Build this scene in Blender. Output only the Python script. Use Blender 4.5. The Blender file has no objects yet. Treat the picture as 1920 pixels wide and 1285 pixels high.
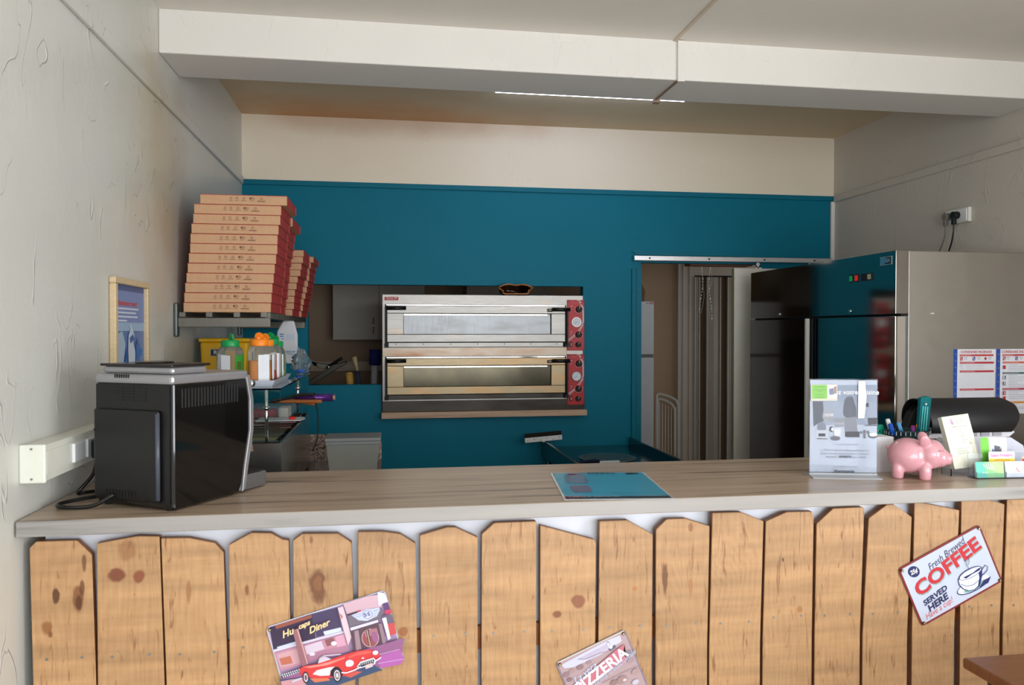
import bpy, bmesh, math, random
from mathutils import Vector, Matrix
C = bpy.context.scene.collection
SC = bpy.context.scene
R = math.radians
rnd = random.Random(7)

# ---------------------------------------------------------------- camera
cam_d = bpy.data.cameras.new('camera'); cam = bpy.data.objects.new('camera', cam_d); C.objects.link(cam)
cam.location = (0, 0, 1.6); cam.rotation_euler = (R(90 - 0.84), 0, R(-9.1))
cam_d.sensor_width = 23.6; cam_d.lens = 17.995; cam_d.clip_start = 0.05
cam_d.dof.use_dof = True; cam_d.dof.focus_distance = 4.9; cam_d.dof.aperture_fstop = 5.6
SC.camera = cam
SC.view_settings.view_transform = 'Standard'; SC.view_settings.look = 'None'
SC.view_settings.gamma = 1; SC.view_settings.use_curve_mapping = False
SC.view_settings.exposure = 0.0

# ---------------------------------------------------------------- world and daylight
w = bpy.data.worlds.new('world'); SC.world = w; w.use_nodes = True
w.node_tree.nodes['Background'].inputs[0].default_value = (0.72, 0.82, 1.0, 1)
w.node_tree.nodes['Background'].inputs[1].default_value = 1.0

def area(name, loc, rot, sx, sy, power, col):
    l = bpy.data.lights.new(name, 'AREA'); l.shape = 'RECTANGLE'; l.size = sx; l.size_y = sy
    l.energy = power; l.color = col
    o = bpy.data.objects.new(name, l); o.location = loc; o.rotation_euler = rot; C.objects.link(o); return o
# daylight through the shop window and the glazed door behind the camera
area('daylight_window', (1.3, -2.45, 1.4), (R(90), 0, 0), 3.1, 2.2, 136, (0.95, 0.975, 1.0))
area('daylight_door', (-0.52, -2.45, 1.25), (R(90), 0, 0), 0.7, 2.1, 10, (0.95, 0.975, 1.0))
area('fill_side', (3.42, -0.55, 1.5), (R(90), 0, R(90)), 2.2, 1.8, 118, (0.95, 0.98, 1.0))  # added fill for the left wall, through an unseen side window
# added fill light for the store room, out of sight beyond its side opening
area('fill_store', (4.25, 6.0, 1.6), (R(90), 0, R(90)), 0.9, 1.0, 5, (1.0, 0.95, 0.88))

# ---------------------------------------------------------------- materials
MATS = {}
def nt_new(name):
    m = bpy.data.materials.new(name); m.use_nodes = True
    t = m.node_tree; b = t.nodes['Principled BSDF']; return m, t, b
def N(t, kind, **kw):
    n = t.nodes.new(kind)
    for k, v in kw.items(): setattr(n, k, v)
    return n
def lin(c):  # sRGB 0-255 to linear
    return tuple(((x/255)/12.92 if x/255 <= .04045 else ((x/255+.055)/1.055)**2.4) for x in c) + (1,)
def mat(name, rgb, rough=.5, metal=0, spec=.5, noise=0, nscale=20, bump=0, bscale=60, stretch=(1, 1, 1), trans=0, coat=0, alpha=1, ior=1.45, emit=None, estr=1):
    if name in MATS: return MATS[name]
    m, t, b = nt_new(name)
    c = lin(rgb)
    b.inputs['Base Color'].default_value = c
    b.inputs['Roughness'].default_value = rough; b.inputs['Metallic'].default_value = metal
    b.inputs['Specular IOR Level'].default_value = spec; b.inputs['IOR'].default_value = ior
    b.inputs['Transmission Weight'].default_value = trans
    b.inputs['Coat Weight'].default_value = coat; b.inputs['Alpha'].default_value = alpha
    if emit: b.inputs['Emission Color'].default_value = lin(emit); b.inputs['Emission Strength'].default_value = estr
    tc = N(t, 'ShaderNodeTexCoord'); mp = N(t, 'ShaderNodeMapping'); mp.inputs['Scale'].default_value = stretch
    t.links.new(tc.outputs['Object'], mp.inputs[0])
    n1 = N(t, 'ShaderNodeTexNoise'); n1.inputs['Scale'].default_value = nscale; n1.inputs['Detail'].default_value = 6
    t.links.new(mp.outputs[0], n1.inputs['Vector'])
    hs = N(t, 'ShaderNodeHueSaturation'); hs.inputs['Color'].default_value = c
    mr = N(t, 'ShaderNodeMapRange'); nn = noise if noise else .03
    mr.inputs[1].default_value = .25; mr.inputs[2].default_value = .75
    mr.inputs[3].default_value = 1 - nn; mr.inputs[4].default_value = 1 + nn
    t.links.new(n1.outputs[0], mr.inputs[0]); t.links.new(mr.outputs[0], hs.inputs['Value'])
    t.links.new(hs.outputs[0], b.inputs['Base Color'])
    if bump:
        n2 = N(t, 'ShaderNodeTexNoise'); n2.inputs['Scale'].default_value = bscale; n2.inputs['Detail'].default_value = 4
        t.links.new(mp.outputs[0], n2.inputs['Vector'])
        bp = N(t, 'ShaderNodeBump'); bp.inputs['Strength'].default_value = bump; bp.inputs['Distance'].default_value = .004
        t.links.new(n2.outputs[0], bp.inputs['Height']); t.links.new(bp.outputs[0], b.inputs['Normal'])
    MATS[name] = m; return m

def plaster(name, rgb, stains_and_shade=(), ridge=.5, rough=.42, grain=.25):
    """trowelled plaster: large soft tone variation, raised trowel ridges, staining and painted shade of their own shape"""
    m, t, b = nt_new(name)
    L = t.links.new
    g = N(t, 'ShaderNodeNewGeometry')
    big = N(t, 'ShaderNodeTexNoise'); big.inputs['Scale'].default_value = 1.3; big.inputs['Detail'].default_value = 5
    L(g.outputs['Position'], big.inputs['Vector'])
    mix = N(t, 'ShaderNodeMix', data_type='RGBA')
    c = lin(rgb); d = tuple(x*.88 for x in c[:3]) + (1,)
    mix.inputs[6].default_value = c; mix.inputs[7].default_value = d
    L(big.outputs[0], mix.inputs[0]); col = mix.outputs[2]
    for (px, py, pz, sx, sy, sz, rgb2, amt) in stains_and_shade:
        sub = N(t, 'ShaderNodeVectorMath', operation='SUBTRACT'); sub.inputs[1].default_value = (px, py, pz)
        L(g.outputs['Position'], sub.inputs[0])
        mul = N(t, 'ShaderNodeVectorMath', operation='MULTIPLY'); mul.inputs[1].default_value = (1/sx, 1/sy, 1/sz)
        L(sub.outputs[0], mul.inputs[0])
        ln = N(t, 'ShaderNodeVectorMath', operation='LENGTH'); L(mul.outputs[0], ln.inputs[0])
        nz = N(t, 'ShaderNodeTexNoise'); nz.inputs['Scale'].default_value = 3.5; nz.inputs['Detail'].default_value = 4
        L(g.outputs['Position'], nz.inputs['Vector'])
        ad = N(t, 'ShaderNodeMath', operation='ADD'); L(ln.outputs['Value'], ad.inputs[0])
        mm = N(t, 'ShaderNodeMath', operation='MULTIPLY_ADD'); L(nz.outputs[0], mm.inputs[0]); mm.inputs[1].default_value = .9; mm.inputs[2].default_value = -.45
        L(mm.outputs[0], ad.inputs[1])
        mr = N(t, 'ShaderNodeMapRange', interpolation_type='SMOOTHSTEP'); L(ad.outputs[0], mr.inputs[0])
        mr.inputs[1].default_value = 1.1; mr.inputs[2].default_value = 0; mr.inputs[3].default_value = 0; mr.inputs[4].default_value = amt
        mx = N(t, 'ShaderNodeMix', data_type='RGBA'); L(mr.outputs[0], mx.inputs[0]); L(col, mx.inputs[6]); mx.inputs[7].default_value = lin(rgb2)
        col = mx.outputs[2]
    L(col, b.inputs['Base Color'])
    b.inputs['Roughness'].default_value = rough
    # ridges
    mp = N(t, 'ShaderNodeMapping'); mp.inputs['Scale'].default_value = (2.2, 2.2, .9); mp.inputs['Rotation'].default_value = (.5, .2, .3)
    L(g.outputs['Position'], mp.inputs[0])
    rn = N(t, 'ShaderNodeTexNoise'); rn.inputs['Scale'].default_value = 3.6; rn.inputs['Detail'].default_value = 1.5; rn.inputs['Distortion'].default_value = 1.0
    L(mp.outputs[0], rn.inputs['Vector'])
    sb = N(t, 'ShaderNodeMath', operation='SUBTRACT'); L(rn.outputs[0], sb.inputs[0]); sb.inputs[1].default_value = .5
    ab = N(t, 'ShaderNodeMath', operation='ABSOLUTE'); L(sb.outputs[0], ab.inputs[0])
    pk = N(t, 'ShaderNodeMapRange'); L(ab.outputs[0], pk.inputs[0]); pk.inputs[1].default_value = .010; pk.inputs[2].default_value = 0; pk.inputs[3].default_value = 0; pk.inputs[4].default_value = 1
    mk = N(t, 'ShaderNodeTexNoise'); mk.inputs['Scale'].default_value = 5; L(g.outputs['Position'], mk.inputs['Vector'])
    mk2 = N(t, 'ShaderNodeMapRange'); L(mk.outputs[0], mk2.inputs[0]); mk2.inputs[1].default_value = .47; mk2.inputs[2].default_value = .58
    rm = N(t, 'ShaderNodeMath', operation='MULTIPLY'); L(pk.outputs[0], rm.inputs[0]); L(mk2.outputs[0], rm.inputs[1])
    fn = N(t, 'ShaderNodeTexNoise'); fn.inputs['Scale'].default_value = 45; fn.inputs['Detail'].default_value = 5; L(g.outputs['Position'], fn.inputs['Vector'])
    md = N(t, 'ShaderNodeTexNoise'); md.inputs['Scale'].default_value = 7; md.inputs['Detail'].default_value = 3; L(g.outputs['Position'], md.inputs['Vector'])
    a1 = N(t, 'ShaderNodeMath', operation='MULTIPLY_ADD'); L(fn.outputs[0], a1.inputs[0]); a1.inputs[1].default_value = grain
    L(rm.outputs[0], a1.inputs[2])
    a2 = N(t, 'ShaderNodeMath', operation='MULTIPLY_ADD'); L(md.outputs[0], a2.inputs[0]); a2.inputs[1].default_value = .8; L(a1.outputs[0], a2.inputs[2])
    bp = N(t, 'ShaderNodeBump'); bp.inputs['Strength'].default_value = ridge; bp.inputs['Distance'].default_value = .006
    L(a2.outputs[0], bp.inputs['Height']); L(bp.outputs[0], b.inputs['Normal'])
    MATS[name] = m; return m

def plank_wood(name, knots, c1, c2, c3):
    """varnished pine, vertical grain, scorch streaks and knots at their own places"""
    m, t, b = nt_new(name); L = t.links.new
    g = N(t, 'ShaderNodeNewGeometry'); oi = N(t, 'ShaderNodeObjectInfo')
    off = N(t, 'ShaderNodeVectorMath', operation='MULTIPLY_ADD')
    cmb = N(t, 'ShaderNodeCombineXYZ'); 
    for i in range(3): L(oi.outputs['Random'], cmb.inputs[i])
    L(cmb.outputs[0], off.inputs[0]); off.inputs[1].default_value = (13, 7, 19); L(g.outputs['Position'], off.inputs[2])
    def noise(scale, st, det=5, dist=0, vec=None):
        mp = N(t, 'ShaderNodeMapping'); mp.inputs['Scale'].default_value = st; L((vec or off.outputs[0]), mp.inputs[0])
        n = N(t, 'ShaderNodeTexNoise'); n.inputs['Scale'].default_value = scale; n.inputs['Detail'].default_value = det; n.inputs['Distortion'].default_value = dist
        L(mp.outputs[0], n.inputs['Vector']); return n.outputs[0]
    # growth rings: wave over warped x
    warp = noise(1.6, (3, 1, 1.2), 2, .5)
    sx = N(t, 'ShaderNodeSeparateXYZ'); L(off.outputs[0], sx.inputs[0])
    ad = N(t, 'ShaderNodeMath', operation='MULTIPLY_ADD'); L(warp, ad.inputs[0]); ad.inputs[1].default_value = .30; L(sx.outputs[0], ad.inputs[2])
    ml = N(t, 'ShaderNodeMath', operation='MULTIPLY'); L(ad.outputs[0], ml.inputs[0]); ml.inputs[1].default_value = 330
    sn = N(t, 'ShaderNodeMath', operation='SINE'); L(ml.outputs[0], sn.inputs[0])
    rg = N(t, 'ShaderNodeMapRange'); L(sn.outputs[0], rg.inputs[0]); rg.inputs[1].default_value = -1; rg.inputs[2].default_value = 1; rg.inputs[3].default_value = 0; rg.inputs[4].default_value = .16
    fib = noise(30, (5, 5, .25), 6)
    cr = N(t, 'ShaderNodeMix', data_type='RGBA'); cr.inputs[6].default_value = lin(c1); cr.inputs[7].default_value = lin(c2)
    f1 = N(t, 'ShaderNodeMath', operation='MULTIPLY_ADD'); L(fib, f1.inputs[0]); f1.inputs[1].default_value = .7; L(rg.outputs[0], f1.inputs[2])
    L(f1.outputs[0], cr.inputs[0])
    # cross-wise uneven varnish
    vb = noise(9, (.35, 1, 3.2), 4)
    vr = N(t, 'ShaderNodeMapRange'); L(vb, vr.inputs[0]); vr.inputs[1].default_value = .3; vr.inputs[2].default_value = .7; vr.inputs[3].default_value = .80; vr.inputs[4].default_value = 1.14
    rv = N(t, 'ShaderNodeMath', operation='MULTIPLY_ADD'); L(oi.outputs['Random'], rv.inputs[0]); rv.inputs[1].default_value = .16; rv.inputs[2].default_value = .91
    rw_ = N(t, 'ShaderNodeMath', operation='MULTIPLY'); L(rv.outputs[0], rw_.inputs[0]); L(vr.outputs[0], rw_.inputs[1])
    hs = N(t, 'ShaderNodeHueSaturation'); L(cr.outputs[2], hs.inputs['Color']); L(rw_.outputs[0], hs.inputs['Value'])
    # scorch streaks
    sc = noise(10, (9, 1, 1.1), 3, 1.2)
    sr = N(t, 'ShaderNodeMapRange'); L(sc, sr.inputs[0]); sr.inputs[1].default_value = .60; sr.inputs[2].default_value = .76; sr.inputs[3].default_value = 0; sr.inputs[4].default_value = .8
    m2 = N(t, 'ShaderNodeMix', data_type='RGBA'); L(sr.outputs[0], m2.inputs[0]); L(hs.outputs[0], m2.inputs[6]); m2.inputs[7].default_value = lin(c3)
    col = m2.outputs[2]
    dn = noise(26, (1, 1, 1), 3, 0, g.outputs['Position'])
    for (kx, kz, rx, rz, kc, ka) in knots:
        sub = N(t, 'ShaderNodeVectorMath', operation='SUBTRACT'); sub.inputs[1].default_value = (kx, 0, kz); L(g.outputs['Position'], sub.inputs[0])
        mul = N(t, 'ShaderNodeVectorMath', operation='MULTIPLY'); mul.inputs[1].default_value = (1/rx, 0, 1/rz); L(sub.outputs[0], mul.inputs[0])
        ln = N(t, 'ShaderNodeVectorMath', operation='LENGTH'); L(mul.outputs[0], ln.inputs[0])
        a = N(t, 'ShaderNodeMath', operation='MULTIPLY_ADD'); L(dn, a.inputs[0]); a.inputs[1].default_value = 1.5; L(ln.outputs['Value'], a.inputs[2])
        mr = N(t, 'ShaderNodeMapRange', interpolation_type='SMOOTHSTEP'); L(a.outputs[0], mr.inputs[0]); mr.inputs[1].default_value = 2.0; mr.inputs[2].default_value = 1.45; mr.inputs[3].default_value = 0; mr.inputs[4].default_value = ka
        mx = N(t, 'ShaderNodeMix', data_type='RGBA'); L(mr.outputs[0], mx.inputs[0]); L(col, mx.inputs[6]); mx.inputs[7].default_value = lin(kc); col = mx.outputs[2]
    L(col, b.inputs['Base Color']); b.inputs['Roughness'].default_value = .38
    bp = N(t, 'ShaderNodeBump'); bp.inputs['Strength'].default_value = .25; bp.inputs['Distance'].default_value = .002
    L(f1.outputs[0], bp.inputs['Height']); L(bp.outputs[0], b.inputs['Normal'])
    MATS[name] = m; return m

def laminate(name, cols, sc=(0.35, 6, 6), rough=.28):
    m, t, b = nt_new(name); L = t.links.new
    g = N(t, 'ShaderNodeNewGeometry'); mp = N(t, 'ShaderNodeMapping'); mp.inputs['Scale'].default_value = sc; L(g.outputs['Position'], mp.inputs[0])
    n1 = N(t, 'ShaderNodeTexNoise'); n1.inputs['Scale'].default_value = 5; n1.inputs['Detail'].default_value = 7; n1.inputs['Distortion'].default_value = .5; L(mp.outputs[0], n1.inputs['Vector'])
    r = N(t, 'ShaderNodeValToRGB'); e = r.color_ramp.elements
    e[0].position = .28; e[0].color = lin(cols[0]); e[1].position = .75; e[1].color = lin(cols[2])
    x = e.new(.42); x.color = lin(cols[1])
    L(n1.outputs[0], r.inputs[0]); L(r.outputs[0], b.inputs['Base Color'])
    b.inputs['Roughness'].default_value = rough
    MATS[name] = m; return m

def steel(name, rgb=(190, 188, 184), rough=.28, st=(1, 1, 40), stain_and_sheen=None):
    m, t, b = nt_new(name); L = t.links.new
    tc = N(t, 'ShaderNodeTexCoord'); mp = N(t, 'ShaderNodeMapping'); mp.inputs['Scale'].default_value = st; L(tc.outputs['Object'], mp.inputs[0])
    n1 = N(t, 'ShaderNodeTexNoise'); n1.inputs['Scale'].default_value = 12; n1.inputs['Detail'].default_value = 6; L(mp.outputs[0], n1.inputs['Vector'])
    mr = N(t, 'ShaderNodeMapRange'); L(n1.outputs[0], mr.inputs[0]); mr.inputs[3].default_value = rough*.75; mr.inputs[4].default_value = rough*1.3; L(mr.outputs[0], b.inputs['Roughness'])
    b.inputs['Metallic'].default_value = 1; col = None
    if stain_and_sheen:
        n2 = N(t, 'ShaderNodeTexNoise'); n2.inputs['Scale'].default_value = stain_and_sheen[3]; n2.inputs['Detail'].default_value = 4
        mp2 = N(t, 'ShaderNodeMapping'); mp2.inputs['Scale'].default_value = (1, 1, 3.5); L(tc.outputs['Object'], mp2.inputs[0]); L(mp2.outputs[0], n2.inputs['Vector'])
        r2 = N(t, 'ShaderNodeMapRange'); L(n2.outputs[0], r2.inputs[0]); r2.inputs[1].default_value = stain_and_sheen[1]; r2.inputs[2].default_value = stain_and_sheen[2]
        mx = N(t, 'ShaderNodeMix', data_type='RGBA'); L(r2.outputs[0], mx.inputs[0]); mx.inputs[6].default_value = lin(rgb); mx.inputs[7].default_value = lin(stain_and_sheen[0]); L(mx.outputs[2], b.inputs['Base Color'])
    else: b.inputs['Base Color'].default_value = lin(rgb)
    bp = N(t, 'ShaderNodeBump'); bp.inputs['Strength'].default_value = .03; bp.inputs['Distance'].default_value = .002; L(n1.outputs[0], bp.inputs['Height']); L(bp.outputs[0], b.inputs['Normal'])
    MATS[name] = m; return m

def granite(name):
    m, t, b = nt_new(name); L = t.links.new
    g = N(t, 'ShaderNodeNewGeometry')
    v = N(t, 'ShaderNodeTexVoronoi'); v.inputs['Scale'].default_value = 110; L(g.outputs['Position'], v.inputs['Vector'])
    r = N(t, 'ShaderNodeValToRGB'); e = r.color_ramp.elements; e[0].position = .1; e[0].color = lin((70, 52, 45)); e[1].position = .85; e[1].color = lin((205, 185, 172)); x = e.new(.45); x.color = lin((150, 122, 108))
    L(v.outputs['Color'], r.inputs[0]); L(r.outputs[0], b.inputs['Base Color']); b.inputs['Roughness'].default_value = .25
    MATS[name] = m; return m

cream = plaster('cream_plaster', (246, 233, 210), ridge=.25, rough=.5, stains_and_shade=[(.1, 5.2, 2.98, 1.4, .5, .14, (190, 150, 112), .55)])
leftp = plaster('left_plaster', (212, 212, 205), ridge=.6, rough=.36, grain=.2, stains_and_shade=[(-.91, 3.55, 2.1, .3, .5, .7, (158, 136, 112), .6), (-.91, 3.3, 2.3, .3, .5, .8, (196, 180, 146), .5)])  # brown patch partly paints the boxes' shadow; the yellowish one is real staining
rightp = plaster('right_plaster', (208, 200, 188), ridge=.35, rough=.45)
tealp = plaster('teal_paint', (0, 116, 140), ridge=.14, rough=.55, grain=.2); tealp.node_tree.nodes['Principled BSDF'].inputs['Specular IOR Level'].default_value = .18
ceilp = plaster('ceiling_plaster', (232, 226, 216), ridge=.15, rough=.6)
backceil = plaster('stained_ceiling', (220, 200, 166), ridge=.15, rough=.6, stains_and_shade=[(-.2, 5.15, 2.98, 1.7, .6, .4, (206, 148, 96), .85)])
beamp = plaster('beam_plaster', (234, 230, 223), ridge=.3, rough=.5, grain=.6)
storep = plaster('store_plaster', (168, 142, 114), ridge=.2, rough=.6)
white = mat('white_paint', (226, 224, 218), .45)
casing = mat('white_casing', (196, 190, 180), .5)
white_lam = mat('white_board', (222, 226, 236), .35, noise=.05, nscale=6)
tealgl = mat('teal_gloss', (0, 108, 130), .5, spec=.25, bump=.1)
tile = mat('floor_tile', (192, 185, 174), .35, noise=.1, nscale=3)
worktop_m = laminate('worktop_laminate', [(98, 82, 68), (176, 154, 132), (200, 178, 156)])
shelf_lam = laminate('sill_laminate', [(150, 120, 95), (190, 158, 130), (205, 175, 148)], rough=.5)
BR = (92, 44, 22)
KN = [(-0.829,0.933,.0085,.02,(78,40,20),.9),(-0.777,0.915,.013,.036,(120,72,38),.85),(-0.775,0.905,.008,.02,(80,42,20),.8),(-0.767,.95,.006,.022,(96,54,28),.8),(-0.762,1.004,.005,.024,(100,60,30),.8),(-0.851,0.846,.013,.02,(140,88,44),.8),(-0.843,0.832,.007,.01,(110,66,34),.8),
 (-0.686,0.975,.022,.016,(112,48,30),.85),(-0.63,0.969,.014,.019,(128,62,38),.85),(-.66,1.04,.02,.03,(132,80,42),.45),(-0.185,0.915,.02,.045,(104,60,34),.85),(-.183,.925,.010,.02,(140,92,58),.7),(0.527,0.842,.018,.019,(124,66,44),.8),(0.469,0.808,.012,.011,(118,64,40),.85),(0.784,0.885,.008,.045,(96,56,30),.85),
 (0.042,0.786,.012,.012,(150,92,52),.85),(-0.365,0.919,.006,.016,(120,70,36),.8),(0.693,0.867,.007,.007,(170,112,66),.8),(-.51,.925,.006,.03,(140,88,46),.6),(-.2,1.045,.005,.01,(120,70,36),.7),(.86,1.035,.007,.012,(130,74,40),.7),(.86,.87,.006,.02,(160,100,56),.6),(1.145,.93,.003,.006,(80,50,30),.9),(1.2,.78,.012,.01,(150,96,50),.7)]
wood = plank_wood('varnished_pine', KN, (194, 156, 114), (166, 120, 76), (112, 62, 32))
endwood = mat('plank_edge', (122, 74, 42), .5, noise=.25, nscale=30)
batten_m = mat('brown_batten', (150, 92, 50), .5, noise=.3, nscale=30)
st_br = steel('brushed_steel', (180, 177, 172), .32)
st_fr = steel('fridge_steel', (160, 156, 150), .085, (1, 3, 1))
st_side = steel('fridge_side_steel', (172, 167, 159), .42, (1, 1, 1))
st_dull = steel('dull_steel', (122, 120, 112), .5, (20, 1, 1))
st_oven = steel('oven_steel', (158, 155, 150), .42, (1, 1, 30), stain_and_sheen=((196, 158, 112), .6, .95, 3))
st_oven_hot = steel('heat_stained_steel', (160, 144, 116), .42, (1, 1, 30), stain_and_sheen=((186, 140, 92), .45, .85, 4))
st_mid = steel('heat_band_steel', (158, 146, 132), .4, (1, 1, 30), stain_and_sheen=((136, 92, 58), .45, .75, 3))
st_dark = steel('sooty_steel', (70, 67, 62), .35, (1, 1, 30), stain_and_sheen=((50, 46, 42), .4, .8, 4))
st_table = steel('dark_steel', (120, 124, 124), .16, (1, 1, 1))
chrome = mat('chrome', (230, 230, 230), .08, 1)
black = mat('black_plastic', (18, 18, 19), .32)
blackg = mat('black_gloss', (6, 6, 7), .08, coat=.5)
blackm = mat('matt_black', (24, 23, 22), .6)
silver = mat('silver_plastic', (168, 168, 172), .3, .6)
red = mat('red_panel', (188, 22, 28), .4)
kraft = mat('kraft_card', (200, 158, 122), .8, noise=.05, nscale=90)
boxred = mat('red_print', (176, 50, 46), .65, noise=.12, nscale=25)
boxink = mat('grey_ink', (120, 88, 72), .8)
glass = mat('clear_glass', (235, 245, 243), .02, trans=1, ior=1.25)
acryl = mat('clear_acrylic', (240, 245, 250), .05, trans=1, ior=1.2)
jarpl = mat('jar_plastic', (240, 238, 230), .12, trans=.92, ior=1.12)
tubpl = mat('tub_plastic', (200, 202, 196), .35, trans=.62, ior=1.06)
tealpl = mat('teal_clear_plastic', (40, 170, 178), .1, trans=.75, ior=1.2)
filmpl = mat('clear_film', (235, 240, 244), .06, trans=.93, ior=1.08)
grey_lid = mat('grey_lid', (138, 142, 142), .45)
green = mat('green_plastic', (16, 150, 78), .35)
orange = mat('orange_plastic', (252, 140, 28), .35)
yellow = mat('yellow_plastic', (238, 184, 20), .4)
pink = mat('pink_ceramic', (218, 158, 168), .15, coat=.6)
paper = mat('white_paper', (238, 240, 246), .6)
ivory = mat('ivory_paper', (240, 240, 222), .6)
flour = mat('flour', (226, 216, 180), .9, bump=.5, bscale=80)
spice = mat('orange_spice', (226, 140, 50), .8, bump=.3)
herb = mat('pale_herb', (196, 184, 150), .9, bump=.3)
labw = mat('label_white', (228, 232, 240), .5)
labg = mat('label_green', (62, 158, 62), .5)
blackl = mat('label_black', (26, 26, 28), .5)
granite_m = granite('speckled_granite')
dgran = mat('dark_granite', (96, 72, 58), .2, noise=.3, nscale=150)
frame_wood = mat('pale_frame_wood', (206, 184, 146), .45, noise=.12, nscale=40, stretch=(1, 1, 6))
tubelight = mat('tube_light', (235, 240, 255), .4, emit=(214, 226, 255), estr=22)
paint_white = mat('ink_white', (236, 236, 240), .5)
def ink(r_, g_, b_): return mat('ink_%d_%d_%d' % (r_, g_, b_), (r_, g_, b_), .5)

# ---------------------------------------------------------------- builders
class MB:
    def __init__(s, root=None):
        s.bm = bmesh.new(); s.o = Vector(root.location) if root is not None else Vector((0, 0, 0))
    def v(s, x, y, z): return s.bm.verts.new((x - s.o.x, y - s.o.y, z - s.o.z))
    def face(s, vs, m=0):
        try: f = s.bm.faces.new(vs); f.material_index = m; return f
        except ValueError: return None
    def box(s, x0, x1, y0, y1, z0, z1, m=0, ms=None):
        a = [s.v(x, y, z) for z in (z0, z1) for y in (y0, y1) for x in (x0, x1)]
        F = [(0, 2, 3, 1), (4, 5, 7, 6), (0, 1, 5, 4), (2, 6, 7, 3), (0, 4, 6, 2), (1, 3, 7, 5)]  # bottom top front back left right
        for i, f in enumerate(F): s.face([a[k] for k in f], ms[i] if ms else m)
        return s
    def prism(s, pts, y0, y1, m=0, axis='y', mside=None):
        """pts 2D outline extruded along an axis: y -> (x,z), x -> (y,z), z -> (x,y)"""
        def mk(p, t):
            return s.v(p[0], t, p[1]) if axis == 'y' else (s.v(t, p[0], p[1]) if axis == 'x' else s.v(p[0], p[1], t))
        A = [mk(p, y0) for p in pts]; B = [mk(p, y1) for p in pts]; n = len(pts)
        s.face(A, m); s.face(B[::-1], m)
        for i in range(n): s.face([A[i], B[i], B[(i+1) % n], A[(i+1) % n]], m if mside is None else mside)
        return s
    def flat(s, pts, y, m=0):
        s.face([s.v(p[0], y, p[1]) for p in pts], m); return s
    def cyl(s, p0, p1, r, seg=16, m=0, r2=None, caps=True):
        p0 = Vector(p0); p1 = Vector(p1); d = (p1 - p0).normalized(); r2 = r if r2 is None else r2
        u = d.cross(Vector((0, 0, 1)) if abs(d.z) < .9 else Vector((1, 0, 0))).normalized(); w_ = d.cross(u)
        A = []; B = []
        for i in range(seg):
            a = 2*math.pi*i/seg; q = u*math.cos(a) + w_*math.sin(a)
            A.append(s.v(*(p0 + q*r))); B.append(s.v(*(p1 + q*r2)))
        for i in range(seg): 
            f = s.face([A[i], A[(i+1) % seg], B[(i+1) % seg], B[i]], m)
            if f: f.smooth = True
        if caps: s.face(A[::-1], m); s.face(B, m)
        return s
    def tube(s, pts, r, seg=8, m=0, sub=6):
        P = [Vector(p) for p in pts]
        if len(P) > 2 and sub > 1:
            Q = []
            E_ = [P[0]*2 - P[1]] + P + [P[-1]*2 - P[-2]]
            for i in range(1, len(E_) - 2):
                for k in range(sub):
                    t_ = k/sub; a, b_, c, d = E_[i-1], E_[i], E_[i+1], E_[i+2]
                    Q.append(.5*((2*b_) + (c - a)*t_ + (2*a - 5*b_ + 4*c - d)*t_**2 + (3*b_ - a - 3*c + d)*t_**3))
            Q.append(P[-1]); P = Q
        prev = None; u = None
        for i, p in enumerate(P):
            d = (P[min(i+1, len(P)-1)] - P[max(i-1, 0)]).normalized()
            if u is None: u = d.cross(Vector((.3, .5, 1))).normalized()
            u = (u - d*u.dot(d)).normalized(); w_ = d.cross(u)
            rr = r[i*len(r)//len(P)] if isinstance(r, (list, tuple)) else r
            ring = [s.v(*(p + (u*math.cos(2*math.pi*k/seg) + w_*math.sin(2*math.pi*k/seg))*rr)) for k in range(seg)]
            if prev:
                for k in range(seg):
                    f = s.face([prev[k], prev[(k+1) % seg], ring[(k+1) % seg], ring[k]], m)
                    if f: f.smooth = True
            else: s.face(ring[::-1], m)
            prev = ring
        s.face(prev, m); return s
    def lathe(s, prof, cx, cy, seg=28, m=0, sx=1, sy=1, sq=0):
        """sq > 0 squares the section off (superellipse)"""
        prev = None
        for (r, z) in prof:
            ring = []
            for k in range(seg):
                a = 2*math.pi*k/seg; c_, s_ = math.cos(a), math.sin(a)
                if sq:
                    e = 2/(2+sq*4); c_ = math.copysign(abs(c_)**e, c_); s_ = math.copysign(abs(s_)**e, s_)
                ring.append(s.v(cx + r*c_*sx, cy + r*s_*sy, z))
            if prev:
                for k in range(seg):
                    f = s.face([prev[k], prev[(k+1) % seg], ring[(k+1) % seg], ring[k]], m)
                    if f: f.smooth = True
            prev = ring
            if len(prev) and (r, z) == prof[0]: s.face(ring[::-1], m)
        s.face(prev, m); return s
    def ellipsoid(s, c, r, rot=None, m=0, seg=20):
        M = Matrix.Translation(Vector(c) - s.o) @ (rot.to_4x4() if rot else Matrix.Identity(4)) @ Matrix.Diagonal((r[0], r[1], r[2], 1))
        res = bmesh.ops.create_uvsphere(s.bm, u_segments=seg, v_segments=seg//2+2, radius=1, matrix=M)
        fs = set(f for v_ in res['verts'] for f in v_.link_faces)
        for f in fs: f.material_index = m; f.smooth = True
        return s
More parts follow.
